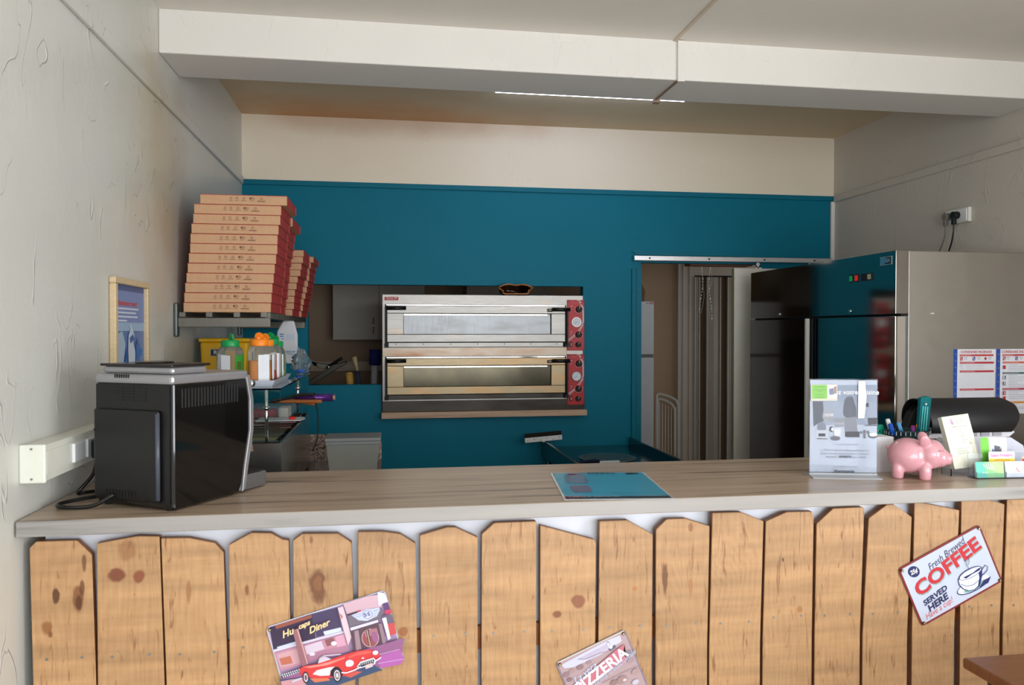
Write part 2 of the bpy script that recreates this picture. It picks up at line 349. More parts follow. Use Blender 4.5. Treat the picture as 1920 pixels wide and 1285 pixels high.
    def build(s, name, mats, parent=None, bevel=0, smooth=False, seg=2):
        me = bpy.data.meshes.new(name); bmesh.ops.recalc_face_normals(s.bm, faces=[f for f in s.bm.faces]) if not getattr(s, 'norecalc', False) else None
        s.bm.to_mesh(me); s.bm.free()
        for m in (mats if isinstance(mats, (list, tuple)) else [mats]): me.materials.append(m)
        if smooth:
            for p in me.polygons: p.use_smooth = True
        o = bpy.data.objects.new(name, me); C.objects.link(o)
        if parent: o.parent = parent
        else:
            o.data.transform(Matrix.Identity(4))
        if bevel:
            b = o.modifiers.new('bevel', 'BEVEL'); b.width = bevel; b.segments = seg; b.limit_method = 'ANGLE'; b.angle_limit = R(40)
        return o

def thing(name, label, cat, loc=(0, 0, 0), rot=(0, 0, 0), group=None):
    o = bpy.data.objects.new(name, None); C.objects.link(o); o.location = loc; o.rotation_euler = rot; o.empty_display_size = .05
    o['label'] = label; o['category'] = cat
    if group: o['group'] = group
    return o
def tag(o, label, cat, group=None):
    o['label'] = label; o['category'] = cat
    if group: o['group'] = group
    return o
def struct(o): o['kind'] = 'structure'; return o
def recentre(o):
    """move a single-mesh thing's origin to the middle of its base"""
    vs = [v.co for v in o.data.vertices]
    c = Vector(((min(v.x for v in vs)+max(v.x for v in vs))/2, (min(v.y for v in vs)+max(v.y for v in vs))/2, min(v.z for v in vs)))
    o.data.transform(Matrix.Translation(-c)); o.location = c; return o
def copy_tree(o, parent=None):
    c = o.copy(); C.objects.link(c); c.parent = parent
    for ch in list(o.children): copy_tree(ch, c)
    return c

def text_into(mb, txt, size, u, v, y, m=0, rot=0, shear=0, bold=0, align='CENTER', xs=1, space=1):
    cu = bpy.data.curves.new('t', 'FONT'); cu.body = txt; cu.size = size; cu.align_x = align; cu.align_y = 'CENTER'
    cu.shear = shear; cu.offset = bold; cu.space_character = space; cu.resolution_u = 3
    ob = bpy.data.objects.new('t', cu); me = bpy.data.meshes.new_from_object(ob)
    ca, sa = math.cos(rot), math.sin(rot)
    vs = [mb.v(u + (p.co.x*xs*ca - p.co.y*sa), y, v + (p.co.x*xs*sa + p.co.y*ca)) for p in me.vertices]
    for p in me.polygons: mb.face([vs[i] for i in p.vertices], m)
    bpy.data.objects.remove(ob); bpy.data.curves.remove(cu); bpy.data.meshes.remove(me)

class Art:
    """flat printed artwork on a plate: local x to the right, z up, facing -y; layers a fraction of a millimetre apart"""
    def __init__(s, TL=None, TR=None, BL=None, W=1, H=1, y0=-.001):
        s.mb = MB(); s.mb.norecalc = True; s.mats = []; s.y = y0; s.W = W; s.H = H; s.n = 0
        if TL: s.TL = Vector(TL); s.U = Vector(TR) - s.TL; s.V = Vector(BL) - s.TL
        else: s.TL = None
    def q(s, x, y):
        if s.TL is None: return (x, y)
        d = Vector((x, y)) - s.TL; det = s.U.x*s.V.y - s.U.y*s.V.x
        a = (d.x*s.V.y - d.y*s.V.x)/det; b = (s.U.x*d.y - s.U.y*d.x)/det
        return ((a - .5)*s.W, (.5 - b)*s.H)
    def idx(s, col):
        m = col if not isinstance(col, tuple) else ink(*col)
        if m not in s.mats: s.mats.append(m)
        return s.mats.index(m)
    def lift(s): s.y -= .00022
    def poly(s, pts, col):
        s.lift(); P = [s.q(*p) for p in pts]
        f = s.mb.face([s.mb.v(p[0], s.y, p[1]) for p in P], s.idx(col))
        if f: bmesh.ops.triangulate(s.mb.bm, faces=[f])
        return s
    def rect(s, x0, y0, x1, y1, col): return s.poly([(x0, y0), (x1, y0), (x1, y1), (x0, y1)], col)
    def many(s, rects, col):
        s.lift(); i = s.idx(col)
        for (x0, y0, x1, y1) in rects:
            P = [s.q(*p) for p in ((x0, y0), (x1, y0), (x1, y1), (x0, y1))]
            s.mb.face([s.mb.v(p[0], s.y, p[1]) for p in P], i)
        return s
    def disc(s, x, y, rx, ry, col, n=24, rot=0):
        pts = []
        for k in range(n):
            a = 2*math.pi*k/n; X = rx*math.cos(a); Y = ry*math.sin(a)
            pts.append((x + X*math.cos(rot) - Y*math.sin(rot), y + X*math.sin(rot) + Y*math.cos(rot)))
        return s.poly(pts, col)
    def line(s, pts, wd, col):
        s.lift(); i = s.idx(col); P = [Vector(s.q(*p)) for p in pts]; prev = None
        for k, p in enumerate(P):
            d = (P[min(k+1, len(P)-1)] - P[max(k-1, 0)]).normalized(); n = Vector((-d.y, d.x))*wd/2
            a = s.mb.v(p.x+n.x, s.y, p.y+n.y); b = s.mb.v(p.x-n.x, s.y, p.y-n.y)
            if prev: s.mb.face([prev[0], a, b, prev[1]], i)
            prev = (a, b)
        return s
    def text(s, txt, size, x, y, col, rot=0, **kw):
        s.lift(); p = s.q(x, y); text_into(s.mb, txt, size, p[0], p[1], s.y, s.idx(col), rot, **kw); return s
    def build(s, name, parent): 
        return s.mb.build(name, s.mats, parent)

XL, XR, YB, YF = -.91, 3.18, 5.2, -2.2
# ---------------------------------------------------------------- the room
b = MB(); b.box(XL-.1, 4.4, YF-.1, 6.95, -.1, 0); struct(b.build('floor', tile))
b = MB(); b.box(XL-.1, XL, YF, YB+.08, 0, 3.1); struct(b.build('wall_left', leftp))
b = MB(); b.box(XR, XR+.1, .5, YB+.08, 0, 3.1); b.box(XR, XR+.1, YF, -1.6, 0, 3.1); b.box(XR, XR+.1, -1.6, .5, 0, .6); b.box(XR, XR+.1, -1.6, .5, 2.4, 3.1); struct(b.build('wall_right', rightp))
b = MB(); b.box(XL-.1, XR+.1, YF-.1, 3.36, 2.903, 3.1); struct(b.build('ceiling', ceilp))
b = MB(); b.box(XL-.1, XR+.1, 3.67, YB+.08, 2.985, 3.1); struct(b.build('ceiling', backceil))
b = MB(); b.box(XL, XR, 3.36, 3.67, 2.727, 3.0); o = struct(b.build('trim_1', beamp, bevel=.006))
# front wall (behind the camera) with the shop window and the glazed door
b = MB()
b.box(XL-.1, -.87, YF-.1, YF, 0, 3.0); b.box(-.87, -.15, YF-.1, YF, 2.35, 3.0); b.box(-.15, -.0, YF-.1, YF, 0, 3.0)
b.box(0, 2.9, YF-.1, YF, 0, .3); b.box(0, 2.9, YF-.1, YF, 2.55, 3.0); b.box(2.9, XR+.1, YF-.1, YF, 0, 3.0)
struct(b.build('wall_front', rightp))
def window_frame(n, x0, x1, z0, z1, mull):
    f = MB(); y0, y1 = YF-.08, YF-.03; t_ = .05
    f.box(x0, x1, y0, y1, z0, z0+t_); f.box(x0, x1, y0, y1, z1-t_, z1); f.box(x0, x0+t_, y0, y1, z0+t_, z1-t_); f.box(x1-t_, x1, y0, y1, z0+t_, z1-t_)
    for k in range(1, mull): xm = x0+(x1-x0)*k/mull; f.box(xm-.03, xm+.03, y0, y1, z0+t_, z1-t_)
    return struct(f.build(n, white))
window_frame('window_1', 0, 2.9, .3, 2.55, 3); window_frame('door_3', -.87, -.15, 0, 2.35, 1)
f = MB(); f.box(XR+.03, XR+.08, -1.6, .5, .6, .65); f.box(XR+.03, XR+.08, -1.6, .5, 2.35, 2.4); f.box(XR+.03, XR+.08, -1.6, -1.55, .65, 2.35); f.box(XR+.03, XR+.08, .45, .5, .65, 2.35); f.box(XR+.03, XR+.08, -.58, -.52, .65, 2.35)
struct(f.build('added_window_2', white))  # unseen window, added as the opening for the side fill light

# back wall: teal below the picture rail, cream above; hatch for the oven, doorway to the store
b = MB()
Xs = [XL, -.505, -.036, 1.326, 1.737, 2.62, XR]; Zs = [0, 1.03, 1.248, 1.905, 2.075, 2.565, 2.985]
for i in range(6):
    for k in range(6):
        xc = (Xs[i]+Xs[i+1])/2; zc = (Zs[k]+Zs[k+1])/2
        if 1.737 < xc < 2.62 and zc < 2.075: continue
        if -.036 < xc < 1.326 and 1.03 < zc < 1.905: continue
        if -.505 < xc < -.036 and 1.248 < zc < 1.905: continue
        b.box(Xs[i], Xs[i+1], YB, YB+.08, Zs[k], Zs[k+1], ms=[1, 1, 0 if zc > 2.565 else 1, 2, 1, 1])
bmesh.ops.remove_doubles(b.bm, verts=b.bm.verts, dist=.0005)
struct(b.build('wall_back', [cream, tealp, storep]))
# picture rails
def rail(n, x0, x1, y0, y1, z0, z1, m): b = MB(); b.box(x0, x1, y0, y1, z0, z1); return struct(b.build(n, m, bevel=.004))
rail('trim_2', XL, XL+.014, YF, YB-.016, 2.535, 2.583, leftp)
rail('trim_3', XL+.014, XR-.014, YB-.016, YB, 2.535, 2.568, tealgl)
rail('trim_4', XR-.014, XR, YF, YB-.016, 2.525, 2.572, rightp)
rail('trim_5', XR-.03, XR-.001, YB-.02, YB-.001, 0, 2.53, white)
# duct cover and seams on beam and ceiling
b = MB(); b.box(1.287, 1.32, 3.345, 3.36, 2.718, 2.9); struct(b.build('trim_6', beamp, bevel=.002))
b = MB(); b.box(1.27, 1.285, YF, 3.36, 2.898, 2.903); struct(b.build('trim_7', mat('seam_cream', (206, 192, 172), .5)))
b = MB(); b.box(1.288, 1.298, 3.37, 3.67, 2.722, 2.727); b.box(1.283, 1.315, 3.65, 3.685, 2.712, 2.727); struct(b.build('trim_8', mat('seam_brown', (150, 124, 104), .6)))
# teal door casing
b = MB()
b.box(1.668, 1.737, YB-.012, YB, 0, 2.03); b.box(1.70, 1.707, YB-.017, YB-.012, 0, 2.03); b.box(1.668, 1.676, YB-.017, YB-.012, 0, 2.03)
struct(b.build('trim_9', tealgl))
b = MB(); b.prism([(1.70, 2.125), (2.46, 2.125), (2.50, 2.155), (1.665, 2.155)], YB-.010, YB); struct(b.build('trim_10', tealgl))

# store room beyond
b = MB(); b.box(XL-.1, 4.4, 6.75, 6.85, 0, 2.8); struct(b.build('wall_store_back', storep))
b = MB(); b.box(XL-.1, XL, YB+.08, 6.75, 0, 2.8); struct(b.build('wall_store_left', storep))
b = MB(); b.box(4.3, 4.4, YB, 5.5, 0, 2.8); b.box(4.3, 4.4, 6.5, 6.75, 0, 2.8); b.box(4.3, 4.4, 5.5, 6.5, 0, 1.0); b.box(4.3, 4.4, 5.5, 6.5, 2.2, 2.8); struct(b.build('wall_store_right', storep))
b = MB(); b.box(XR+.1, 4.3, YB, YB+.08, 0, 2.8); struct(b.build('wall_store_front', storep))
b = MB(); b.box(XL-.1, 4.4, YB+.08, 6.85, 2.8, 2.9); struct(b.build('ceiling_store', storep))
# folding door with its white casing
b = MB(); b.box(2.597, 2.749, 6.725, 6.749, 0, 2.26); b.box(2.749, 3.5, 6.725, 6.749, 2.105, 2.26); b.box(2.70, 2.708, 6.718, 6.725, 0, 2.26); b.box(2.64, 2.646, 6.718, 6.725, 0, 2.26)
struct(b.build('trim_11', casing))
b = MB(); x = 2.75
b.box(2.75, 3.45, 6.742, 6.749, 0, 2.095, 1); b.box(2.75, 3.45, 6.73, 6.745, 2.09, 2.104, 2)
for i, wd in enumerate([.05, .135, .135, .135]):
    x0 = x + (.0 if i == 0 else .065); x1 = x0 + wd
    b.prism([(x0, 6.738), (x0+.01, 6.722), (x0+wd/2, 6.716), (x1-.01, 6.722), (x1, 6.738)], .01, 2.09, 0, axis='z'); b.box(x0, x0+.008, 6.712, 6.722, .01, 2.09, 3); b.box(x1-.008, x1, 6.712, 6.722, .01, 2.09, 3); x = x1
struct(b.build('door_2', [mat('grey_vinyl', (168, 164, 156), .5), mat('brown_vinyl', (112, 92, 72), .6), blackm, mat('pale_vinyl', (205, 202, 194), .5)]))

# sliding door on its rail
sd = bpy.data.objects.new('door_1', None); C.objects.link(sd); sd.location = (2.376, 5.11, .02); struct(sd)
b = MB(sd); b.box(2.376, 3.10, 5.10, 5.135, .02, 2.035, 0); b.box(2.372, 2.376, 5.10, 5.135, .02, 2.035, 1); b.build('door_panel', [mat('cream_door', (222, 220, 208), .4), mat('door_edge', (150, 148, 112), .5)], sd)
for xr in (2.56, 2.95):
    b = MB(sd); b.cyl((xr, 5.118, 2.066), (xr, 5.13, 2.066), .014); b.box(xr-.025, xr+.025, 5.116, 5.122, 2.035, 2.045); b.box(xr-.004, xr+.004, 5.116, 5.124, 2.035, 2.075); b.build('roller', chrome, sd)
t = thing('sliding_door_rail', 'long aluminium sliding door rail screwed to the teal wall above the doorway', 'rail', (1.672, 5.17, 2.09))
b = MB(t); b.box(1.672, 3.14, 5.145, 5.188, 2.083, 2.118); b.build('track', steel('aluminium', (214, 214, 218), .3, (1, 1, 1)), t, bevel=.003)
for xs in (1.78, 2.21, 2.62, 3.0):
    b = MB(t); b.cyl((xs, 5.140, 2.100), (xs, 5.146, 2.100), .006, 12); b.build('screw', blackm, t)

# ---------------------------------------------------------------- bar counter
t = thing('bar_counter_front', 'bar counter base clad with vertical varnished pine pickets', 'counter', (1.1, 2.2, 0))
b = MB(t); b.box(-.868, 3.1, 2.165, 2.205, 0, 1.088); b.build('front_panel', white_lam, t)
b = MB(t); b.box(-.868, 3.1, 2.147, 2.165, .715, .778); b.build('rail', batten_m, t)
b = MB(t); b.box(-.868, 3.1, 2.147, 2.165, .14, .20); b.build('rail', batten_m, t)
for xx in (.2, 1.6, 3.0):
    b = MB(t); b.box(xx, xx+.04, 2.205, 2.64, 0, 1.088); b.build('support_panel', white_lam, t)
PL = [
([(-0.89, 1.053), (-0.875, 1.069), (-0.779, 1.068), (-0.744, 1.03)], -0.884, -0.736),
([(-0.732, 1.058), (-0.634, 1.073), (-0.581, 1.07)], -0.732, -0.571),
([(-0.577, 1.065), (-0.509, 1.063), (-0.445, 1.047), (-0.423, 1.021)], -0.566, -0.414),
([(-0.41, 1.04), (-0.353, 1.07), (-0.303, 1.067), (-0.275, 1.049), (-0.258, 1.046)], -0.409, -0.253),
([(-0.247, 1.045), (-0.223, 1.062), (-0.131, 1.059), (-0.095, 1.033)], -0.247, -0.086),
([(-0.078, 1.061), (-0.013, 1.059), (0.034, 1.051), (0.075, 1.023)], -0.078, 0.08),
([(0.087, 1.045), (0.16, 1.064), (0.184, 1.063), (0.245, 1.032)], 0.09, 0.245),
([(0.256, 1.041), (0.291, 1.071), (0.409, 1.071)], 0.255, 0.409),
([(0.42, 1.059), (0.576, 1.012), (0.580, 1.002)], 0.42, 0.578),
([(0.59, 1.064), (0.672, 1.064), (0.747, 1.02)], 0.587, 0.745),
([(0.756, 1.033), (0.788, 1.062), (0.844, 1.062), (0.918, 1.037)], 0.756, 0.912),
([(0.926, 1.075), (1.014, 1.074), (1.084, 1.045)], 0.918, 1.075),
([(1.091, 1.044), (1.156, 1.069), (1.237, 1.068), (1.242, 1.05)], 1.083, 1.238),
([(1.251, 1.03), (1.304, 1.074), (1.4, 1.075), (1.405, 1.07)], 1.247, 1.393),
([(1.419, 1.04), (1.478, 1.079), (1.501, 1.08), (1.561, 1.039)], 1.402, 1.549),
([(1.57, 1.082), (1.598, 1.081), (1.721, 1.054)], 1.565, 1.707),
([(1.728, 1.083), (1.814, 1.085), (1.876, 1.067)], 1.727, 1.863),
([(1.885, 1.081), (1.961, 1.08), (2.046, 1.054)], 1.874, 2.034)]
for k in range(6): PL.append(([(2.055+k*.165, 1.04), (2.09+k*.165, 1.075), (2.15+k*.165, 1.07), (2.205+k*.165, 1.04)], 2.055+k*.165, 2.20+k*.165))
screw_m = mat('screw_zinc', (150, 150, 146), .35, .8)
for i, (top, bl, br) in enumerate(PL):
    zb = .06; zmid = .691  # foot of each plank from the line seen at the frame's bottom
    fL = (zmid - zb)/(top[0][1] - zmid); fR = (zmid - zb)/(top[-1][1] - zmid)
    xl = bl; xr = br
    pts = [(xl, zb), (bl, zmid)] + top + [(br, zmid), (xr, zb)]
    b = MB(t); b.prism(pts, 2.125, 2.147, 0, mside=1); p = b.build('plank', [wood, endwood], t, bevel=.0015, seg=1)
    wx = br - bl; zs = .769 - .004*((i*7) % 3) - (.008 if i > 8 else 0)
    for fx in (.22, .78):
        for z_ in (zs, .17):
            b = MB(t); b.cyl((bl+wx*fx, 2.1235, z_), (bl+wx*fx, 2.126, z_), .0036, 10); sc_ = b.build('screw', screw_m, p); 
    
b = MB(); b.box(-.905, 3.12, 2.085, 2.69, 1.09, 1.13, ms=[0, 0, 1, 0, 0, 0]); o = b.build('worktop', [worktop_m, laminate('worktop_edge_laminate', [(128, 126, 124), (156, 152, 148), (164, 159, 154)])], bevel=.003)
recentre(o); tag(o, 'long wood-effect laminate worktop of the bar counter', 'worktop')

# ---------------------------------------------------------------- metal signs on the planks
def sign(name, label, cx, cz, rot, W, H, platem, y=2.1218):
    s = thing(name, label, 'sign', (cx, y, cz), (0, -rot, 0))
    r_ = .012; pts = []
    for (sx, sz, a0) in ((1, 1, 0), (-1, 1, 90), (-1, -1, 180), (1, -1, 270)):
        for k in range(5): a = R(a0 + k*22.5); pts.append((sx*(W/2-r_)+r_*math.cos(a), sz*(H/2-r_)+r_*math.sin(a)))
    b = MB(); b.prism(pts, -.001, .0004); b.build('plate', platem, s)
    for sx in (-1, 1):
        for sz in (-1, 1):
            q = MB(); x0, z0 = sx*(W/2-.009), sz*(H/2-.009)
            q.cyl((x0, -.0062, z0), (x0, -.001, z0), .0045, 14, 0); q.cyl((x0, -.0072, z0), (x0, -.0062, z0), .0024, 10, 1); q.build('rivet', [mat('dark_brass', (96, 76, 52), .4, .7), mat('brass', (214, 200, 150), .3, .8)], s)
    return s
# coffee sign
s = sign('coffee_sign', 'tilted white tin sign reading COFFEE SERVED HERE with a blue cup', 1.690, .858, R(24.6), .30, .197, mat('maroon_edge', (120, 34, 40), .4))
W, H = .30, .197
base = Art(W=W, H=H); base.poly([(-.144, -.0925), (.144, -.0925), (.144, .0925), (-.144, .0925)], (190, 198, 216)); base.build('face', s)
A = Art((95, 440), (705, 75), (275, 870), W, H, -.0016)
A.disc(212, 455, 44, 42, (30, 36, 92)).text('25¢', .0185, 212, 455, (232, 230, 226), bold=.0006, shear=.1, xs=.9); A.build('price_badge', s)
A = Art((95, 440), (705, 75), (275, 870), W, H, -.0016)
A.text('Fresh Brewed', .031, 452, 316, (32, 34, 74), rot=R(10), shear=.35, xs=.82); A.build('script_lettering', s)
A = Art((95, 440), (705, 75), (275, 870), W, H, -.0016)
A.text('COFFEE', .060, 471, 420, (140, 170, 168), rot=R(9.5), bold=.0022, xs=1.22).text('COFFEE', .060, 465, 412, (190, 44, 54), rot=R(9.5), bold=.0022, xs=1.22); A.build('coffee_lettering', s)
A = Art((95, 440), (705, 75), (275, 870), W, H, -.0016)
A.text('SERVED', .023, 371, 632, (34, 34, 84), rot=R(7), bold=.0009, shear=.15, xs=1.15).text('HERE', .028, 391, 684, (34, 34, 84), rot=R(7), bold=.0011, shear=.15, xs=1.15); A.build('served_lettering', s)
A = Art((95, 440), (705, 75), (275, 870), W, H, -.0016)
A.text('Have a cup!', .027, 400, 728, (206, 84, 92), rot=R(5), shear=.3, xs=.8); A.build('cup_lettering', s)
A = Art((95, 440), (705, 75), (275, 870), W, H, -.0026)
navy = (26, 30, 96); pale = (222, 228, 244)
A.disc(660, 540, 142, 46, navy, rot=-.52).disc(660, 536, 138, 41, pale, rot=-.52).disc(672, 548, 100, 22, (120, 168, 160), rot=-.52)
A.poly([(735, 500), (790, 470), (770, 520), (700, 560)], navy)
A.line([(722, 420), (745, 385), (765, 395), (760, 425), (738, 450), (718, 470)], .0022, navy)
A.poly([(538, 500), (548, 545), (575, 575), (620, 588), (665, 578), (705, 545), (722, 470), (722, 400), (630, 450)], navy)
A.poly([(543, 505), (552, 540), (580, 569), (622, 582), (662, 572), (690, 545), (700, 480), (690, 430), (630, 455)], pale)
A.disc(632, 450, 98, 34, navy, rot=-.52).disc(632, 451, 93, 29, pale, rot=-.52).poly([(575, 485), (650, 445), (690, 410), (715, 402), (700, 425), (640, 460), (600, 492)], navy)
A.line([(555, 535), (600, 550), (650, 540), (698, 500)], .0014, navy)
A.line([(622, 425), (608, 395), (622, 360), (612, 325)], .0015, navy).line([(600, 395), (598, 370), (585, 350)], .0015, navy)
A.build('cup_picture', s)

# diner sign
s = sign('diner_sign', 'tilted tin sign with a red convertible parked outside a diner', -.1355, .7635, R(15), .321, .203, mat('pale_edge', (196, 200, 220), .4))
W, H = .321, .203; K = ((105, 520), (1510, 100), (365, 1405), W, H)
A = Art(W=W, H=H)
A.poly([(-.157, -.098), (.157, -.098), (.157, .098), (-.157, .098)], (168, 140, 176)); A.build('face', s)
A = Art(*K, -.0014)
A.poly([(150, 520), (640, 372), (700, 700), (200, 800)], (60, 46, 74)).poly([(640, 372), (940, 300), (1010, 590), (700, 660)], (74, 62, 96))
A.poly([(210, 500), (640, 380), (640, 420), (230, 545)], (150, 84, 70))
A.poly([(240, 760), (460, 700), (470, 740), (250, 790)], (200, 214, 240)).poly([(780, 590), (990, 545), (1000, 590), (800, 640)], (210, 220, 244))
A.poly([(200, 790), (1020, 590), (1030, 615), (205, 820)], (214, 206, 222))
A.poly([(210, 830), (1035, 625), (1090, 830), (290, 1050)], (196, 140, 160))
A.poly([(240, 850), (480, 790), (520, 960), (290, 1010)], (206, 160, 168)).poly([(270, 900), (400, 870), (430, 960), (300, 980)], (190, 110, 90))
A.poly([(560, 760), (760, 700), (800, 800), (590, 860)], (212, 196, 214)).poly([(800, 690), (900, 665), (930, 740), (830, 770)], (140, 90, 96)).poly([(920, 650), (1030, 625), (1060, 760), (950, 800)], (214, 160, 184))
A.poly([(590, 870), (1060, 760), (1080, 820), (600, 960)], (178, 128, 152)); A.disc(910, 735, 34, 26, (232, 228, 244)); A.disc(655, 855, 34, 22, (226, 214, 232))
A.build('diner_wall', s)
A = Art(*K, -.0070)
A.poly([(1010, 250), (1300, 165), (1430, 150), (1480, 300), (1060, 380)], (206, 172, 186)).poly([(1420, 120), (1500, 130), (1545, 240), (1490, 260), (1440, 290)], (224, 226, 246))
A.poly([(1490, 255), (1550, 245), (1580, 330), (1510, 345)], (96, 66, 116)).poly([(1510, 345), (1585, 330), (1600, 380), (1520, 400)], (200, 70, 100))
A.poly([(950, 300), (1010, 280), (1120, 660), (1080, 760), (1020, 560)], (224, 196, 208)).poly([(970, 360), (1010, 400), (1000, 440)], (196, 96, 76))
A.poly([(1060, 390), (1200, 350), (1480, 330), (1500, 430), (1100, 540)], (118, 108, 122)).poly([(1060, 378), (1220, 330), (1225, 355), (1070, 398)], (72, 50, 66)).poly([(1180, 342), (1225, 330), (1228, 352), (1190, 360)], (206, 60, 70))
A.poly([(1110, 390), (1240, 340), (1440, 300), (1455, 330), (1420, 410), (1300, 465), (1200, 455)], (196, 204, 230)).disc(1305, 385, 74, 68, (206, 212, 238)).disc(1305, 385, 60, 54, (120, 124, 170)).disc(1305, 385, 52, 47, (208, 212, 236))
A.line([(1120, 400), (1240, 365)], .0006, (120, 124, 160)).line([(1150, 420), (1240, 392)], .0006, (120, 124, 160)).line([(1370, 350), (1440, 330)], .0006, (120, 124, 160)).line([(1370, 380), (1425, 365)], .0006, (120, 124, 160)).line([(1370, 410), (1410, 398)], .0006, (120, 124, 160))
A.text('S·S', .014, 1300, 385, (84, 88, 150), bold=.0004)
A.poly([(1100, 540), (1430, 450), (1440, 480), (1110, 575)], (214, 210, 230)).poly([(1110, 575), (1440, 480), (1520, 780), (1150, 840)], (92, 68, 82))
A.poly([(1150, 580), (1200, 568), (1240, 800), (1180, 820)], (158, 130, 140)).poly([(1440, 500), (1480, 495), (1540, 740), (1500, 770)], (150, 124, 136))
A.disc(1345, 670, 104, 116, (200, 160, 172), rot=-.3).disc(1345, 670, 94, 106, (150, 80, 80), rot=-.3).poly([(1270, 580), (1420, 545), (1440, 620), (1290, 660)], (170, 116, 126)).poly([(1285, 560), (1320, 555), (1360, 770), (1340, 775)], (70, 46, 58)).line([(1300, 560), (1350, 772)], .002, (206, 190, 170)).disc(1400, 660, 36, 70, (156, 96, 140), rot=-.3)
A.poly([(1480, 400), (1600, 385), (1640, 520), (1530, 545)], (104, 98, 120)).poly([(1530, 500), (1630, 490), (1660, 620), (1580, 650)], (196, 78, 78)).poly([(1480, 430), (1530, 420), (1590, 680), (1560, 700)], (222, 222, 240))
A.build('entrance', s)
A = Art(*K, -.0136)
A.poly([(420, 540), (470, 530), (600, 960), (545, 985)], (152, 104, 112)).poly([(470, 530), (490, 528), (615, 950), (600, 960)], (200, 150, 150))
A.build('post', s)
A = Art(*K, -.0142)
A.text('Hu', .025, 362, 578, (250, 214, 160), rot=R(7), shear=.4, bold=.0006).text('caps', .018, 552, 484, (250, 214, 160), rot=R(7), shear=.4, bold=.0006).text('Diner', .024, 728, 512, (250, 214, 160), rot=R(7), shear=.4, bold=.0006); A.build('diner_lettering', s)
A = Art(*K, -.0142)
A.poly([(300, 1090), (540, 1000), (560, 1090), (320, 1130)], (36, 40, 66))
sq = []
for i in range(9):
    for j in range(2):
        x0 = 310 + i*24 + (12 if j else 0); y0 = 1068 + j*22 - i*7; sq.append((x0, y0, x0+13, y0+18))
A.many(sq, (226, 226, 238))
A.poly([(1090, 850), (1750, 680), (1725, 950), (1400, 1040), (420, 1260), (280, 1130)], (150, 96, 140)).poly([(1430, 900), (1700, 820), (1765, 930), (1720, 1000), (1480, 1040)], (176, 96, 170)).line([(1420, 880), (1700, 815)], .0012, (208, 190, 224)).line([(1440, 980), (1750, 935)], .0012, (208, 190, 224))
A.poly([(290, 1130), (620, 1100), (1400, 1000), (1500, 1060), (980, 1220), (420, 1390), (365, 1395)], (62, 78, 112)).poly([(300, 1150), (560, 1110), (600, 1200), (340, 1290)], (206, 150, 160)).poly([(640, 1130), (840, 1120), (880, 1160), (700, 1180)], (210, 120, 84)).poly([(1040, 1110), (1180, 1060), (1260, 1070), (1120, 1140)], (196, 90, 80))
A.build('street', s)
A = Art(*K, -.0160)
cr = (214, 62, 62)
A.line([(735, 950), (750, 890), (800, 860), (1000, 850)], .002, (210, 214, 232)).poly([(740, 945), (756, 893), (810, 868), (880, 900), (860, 935)], (206, 196, 214))
A.poly([(515, 1010), (560, 975), (720, 955), (900, 900), (1060, 850), (1200, 812), (1330, 802), (1420, 815), (1450, 850), (1470, 890), (1440, 930), (1300, 1000), (1200, 1040), (1080, 1110), (1000, 1120), (880, 1130), (700, 1130), (620, 1110), (530, 1080)], cr)
A.poly([(560, 985), (760, 960), (960, 910), (1050, 880), (1040, 900), (840, 975), (640, 1000)], (236, 140, 130)).poly([(1080, 880), (1200, 830), (1320, 815), (1390, 830), (1330, 850), (1180, 870), (1100, 900)], (226, 96, 90))
A.poly([(670, 1075), (720, 1030), (860, 1000), (930, 995), (880, 1040), (872, 1098), (760, 1100)], (232, 226, 238))
A.poly([(878, 1110), (884, 1040), (920, 1000), (970, 998), (1010, 1040), (1030, 1110)], (36, 30, 40))
A.disc(962, 1102, 52, 84, (46, 42, 52), rot=-.12).disc(960, 1100, 36, 66, (216, 208, 216), rot=-.12).disc(960, 1100, 26, 50, (110, 84, 90), rot=-.12).disc(960, 1100, 16, 30, (214, 208, 216), rot=-.12)
A.disc(592, 1112, 36, 72, (46, 42, 52), rot=-.12).disc(592, 1110, 24, 54, (208, 196, 206), rot=-.12).disc(592, 1110, 14, 34, (120, 80, 88), rot=-.12)
A.poly([(425, 1140), (540, 1105), (545, 1125), (440, 1165)], (200, 198, 214))
A.disc(1105, 955, 50, 42, (224, 216, 230)).disc(1085, 972, 24, 24, (250, 250, 255)).disc(1410, 838, 34, 28, (224, 216, 230)).disc(1400, 840, 15, 15, (250, 250, 255)).disc(1262, 898, 18, 11, (232, 200, 210))
A.poly([(1190, 1000), (1230, 940), (1390, 895), (1420, 930), (1410, 975), (1230, 1020)], (226, 214, 226)).poly([(1205, 998), (1240, 955), (1385, 912), (1405, 940), (1395, 965), (1235, 1005)], (30, 34, 46))
A.many([(1225+i*24, 950-i*6, 1234+i*24, 985-i*6) for i in range(7)], (220, 224, 232))
A.line([(1010, 1062), (1070, 1068), (1160, 1040), (1240, 1000)], .0034, (226, 224, 238)).line([(1390, 950), (1440, 920), (1480, 895)], .0034, (226, 224, 238)).poly([(1285, 985), (1375, 955), (1388, 1000), (1300, 1030)], (214, 190, 196))
A.build('red_car', s)

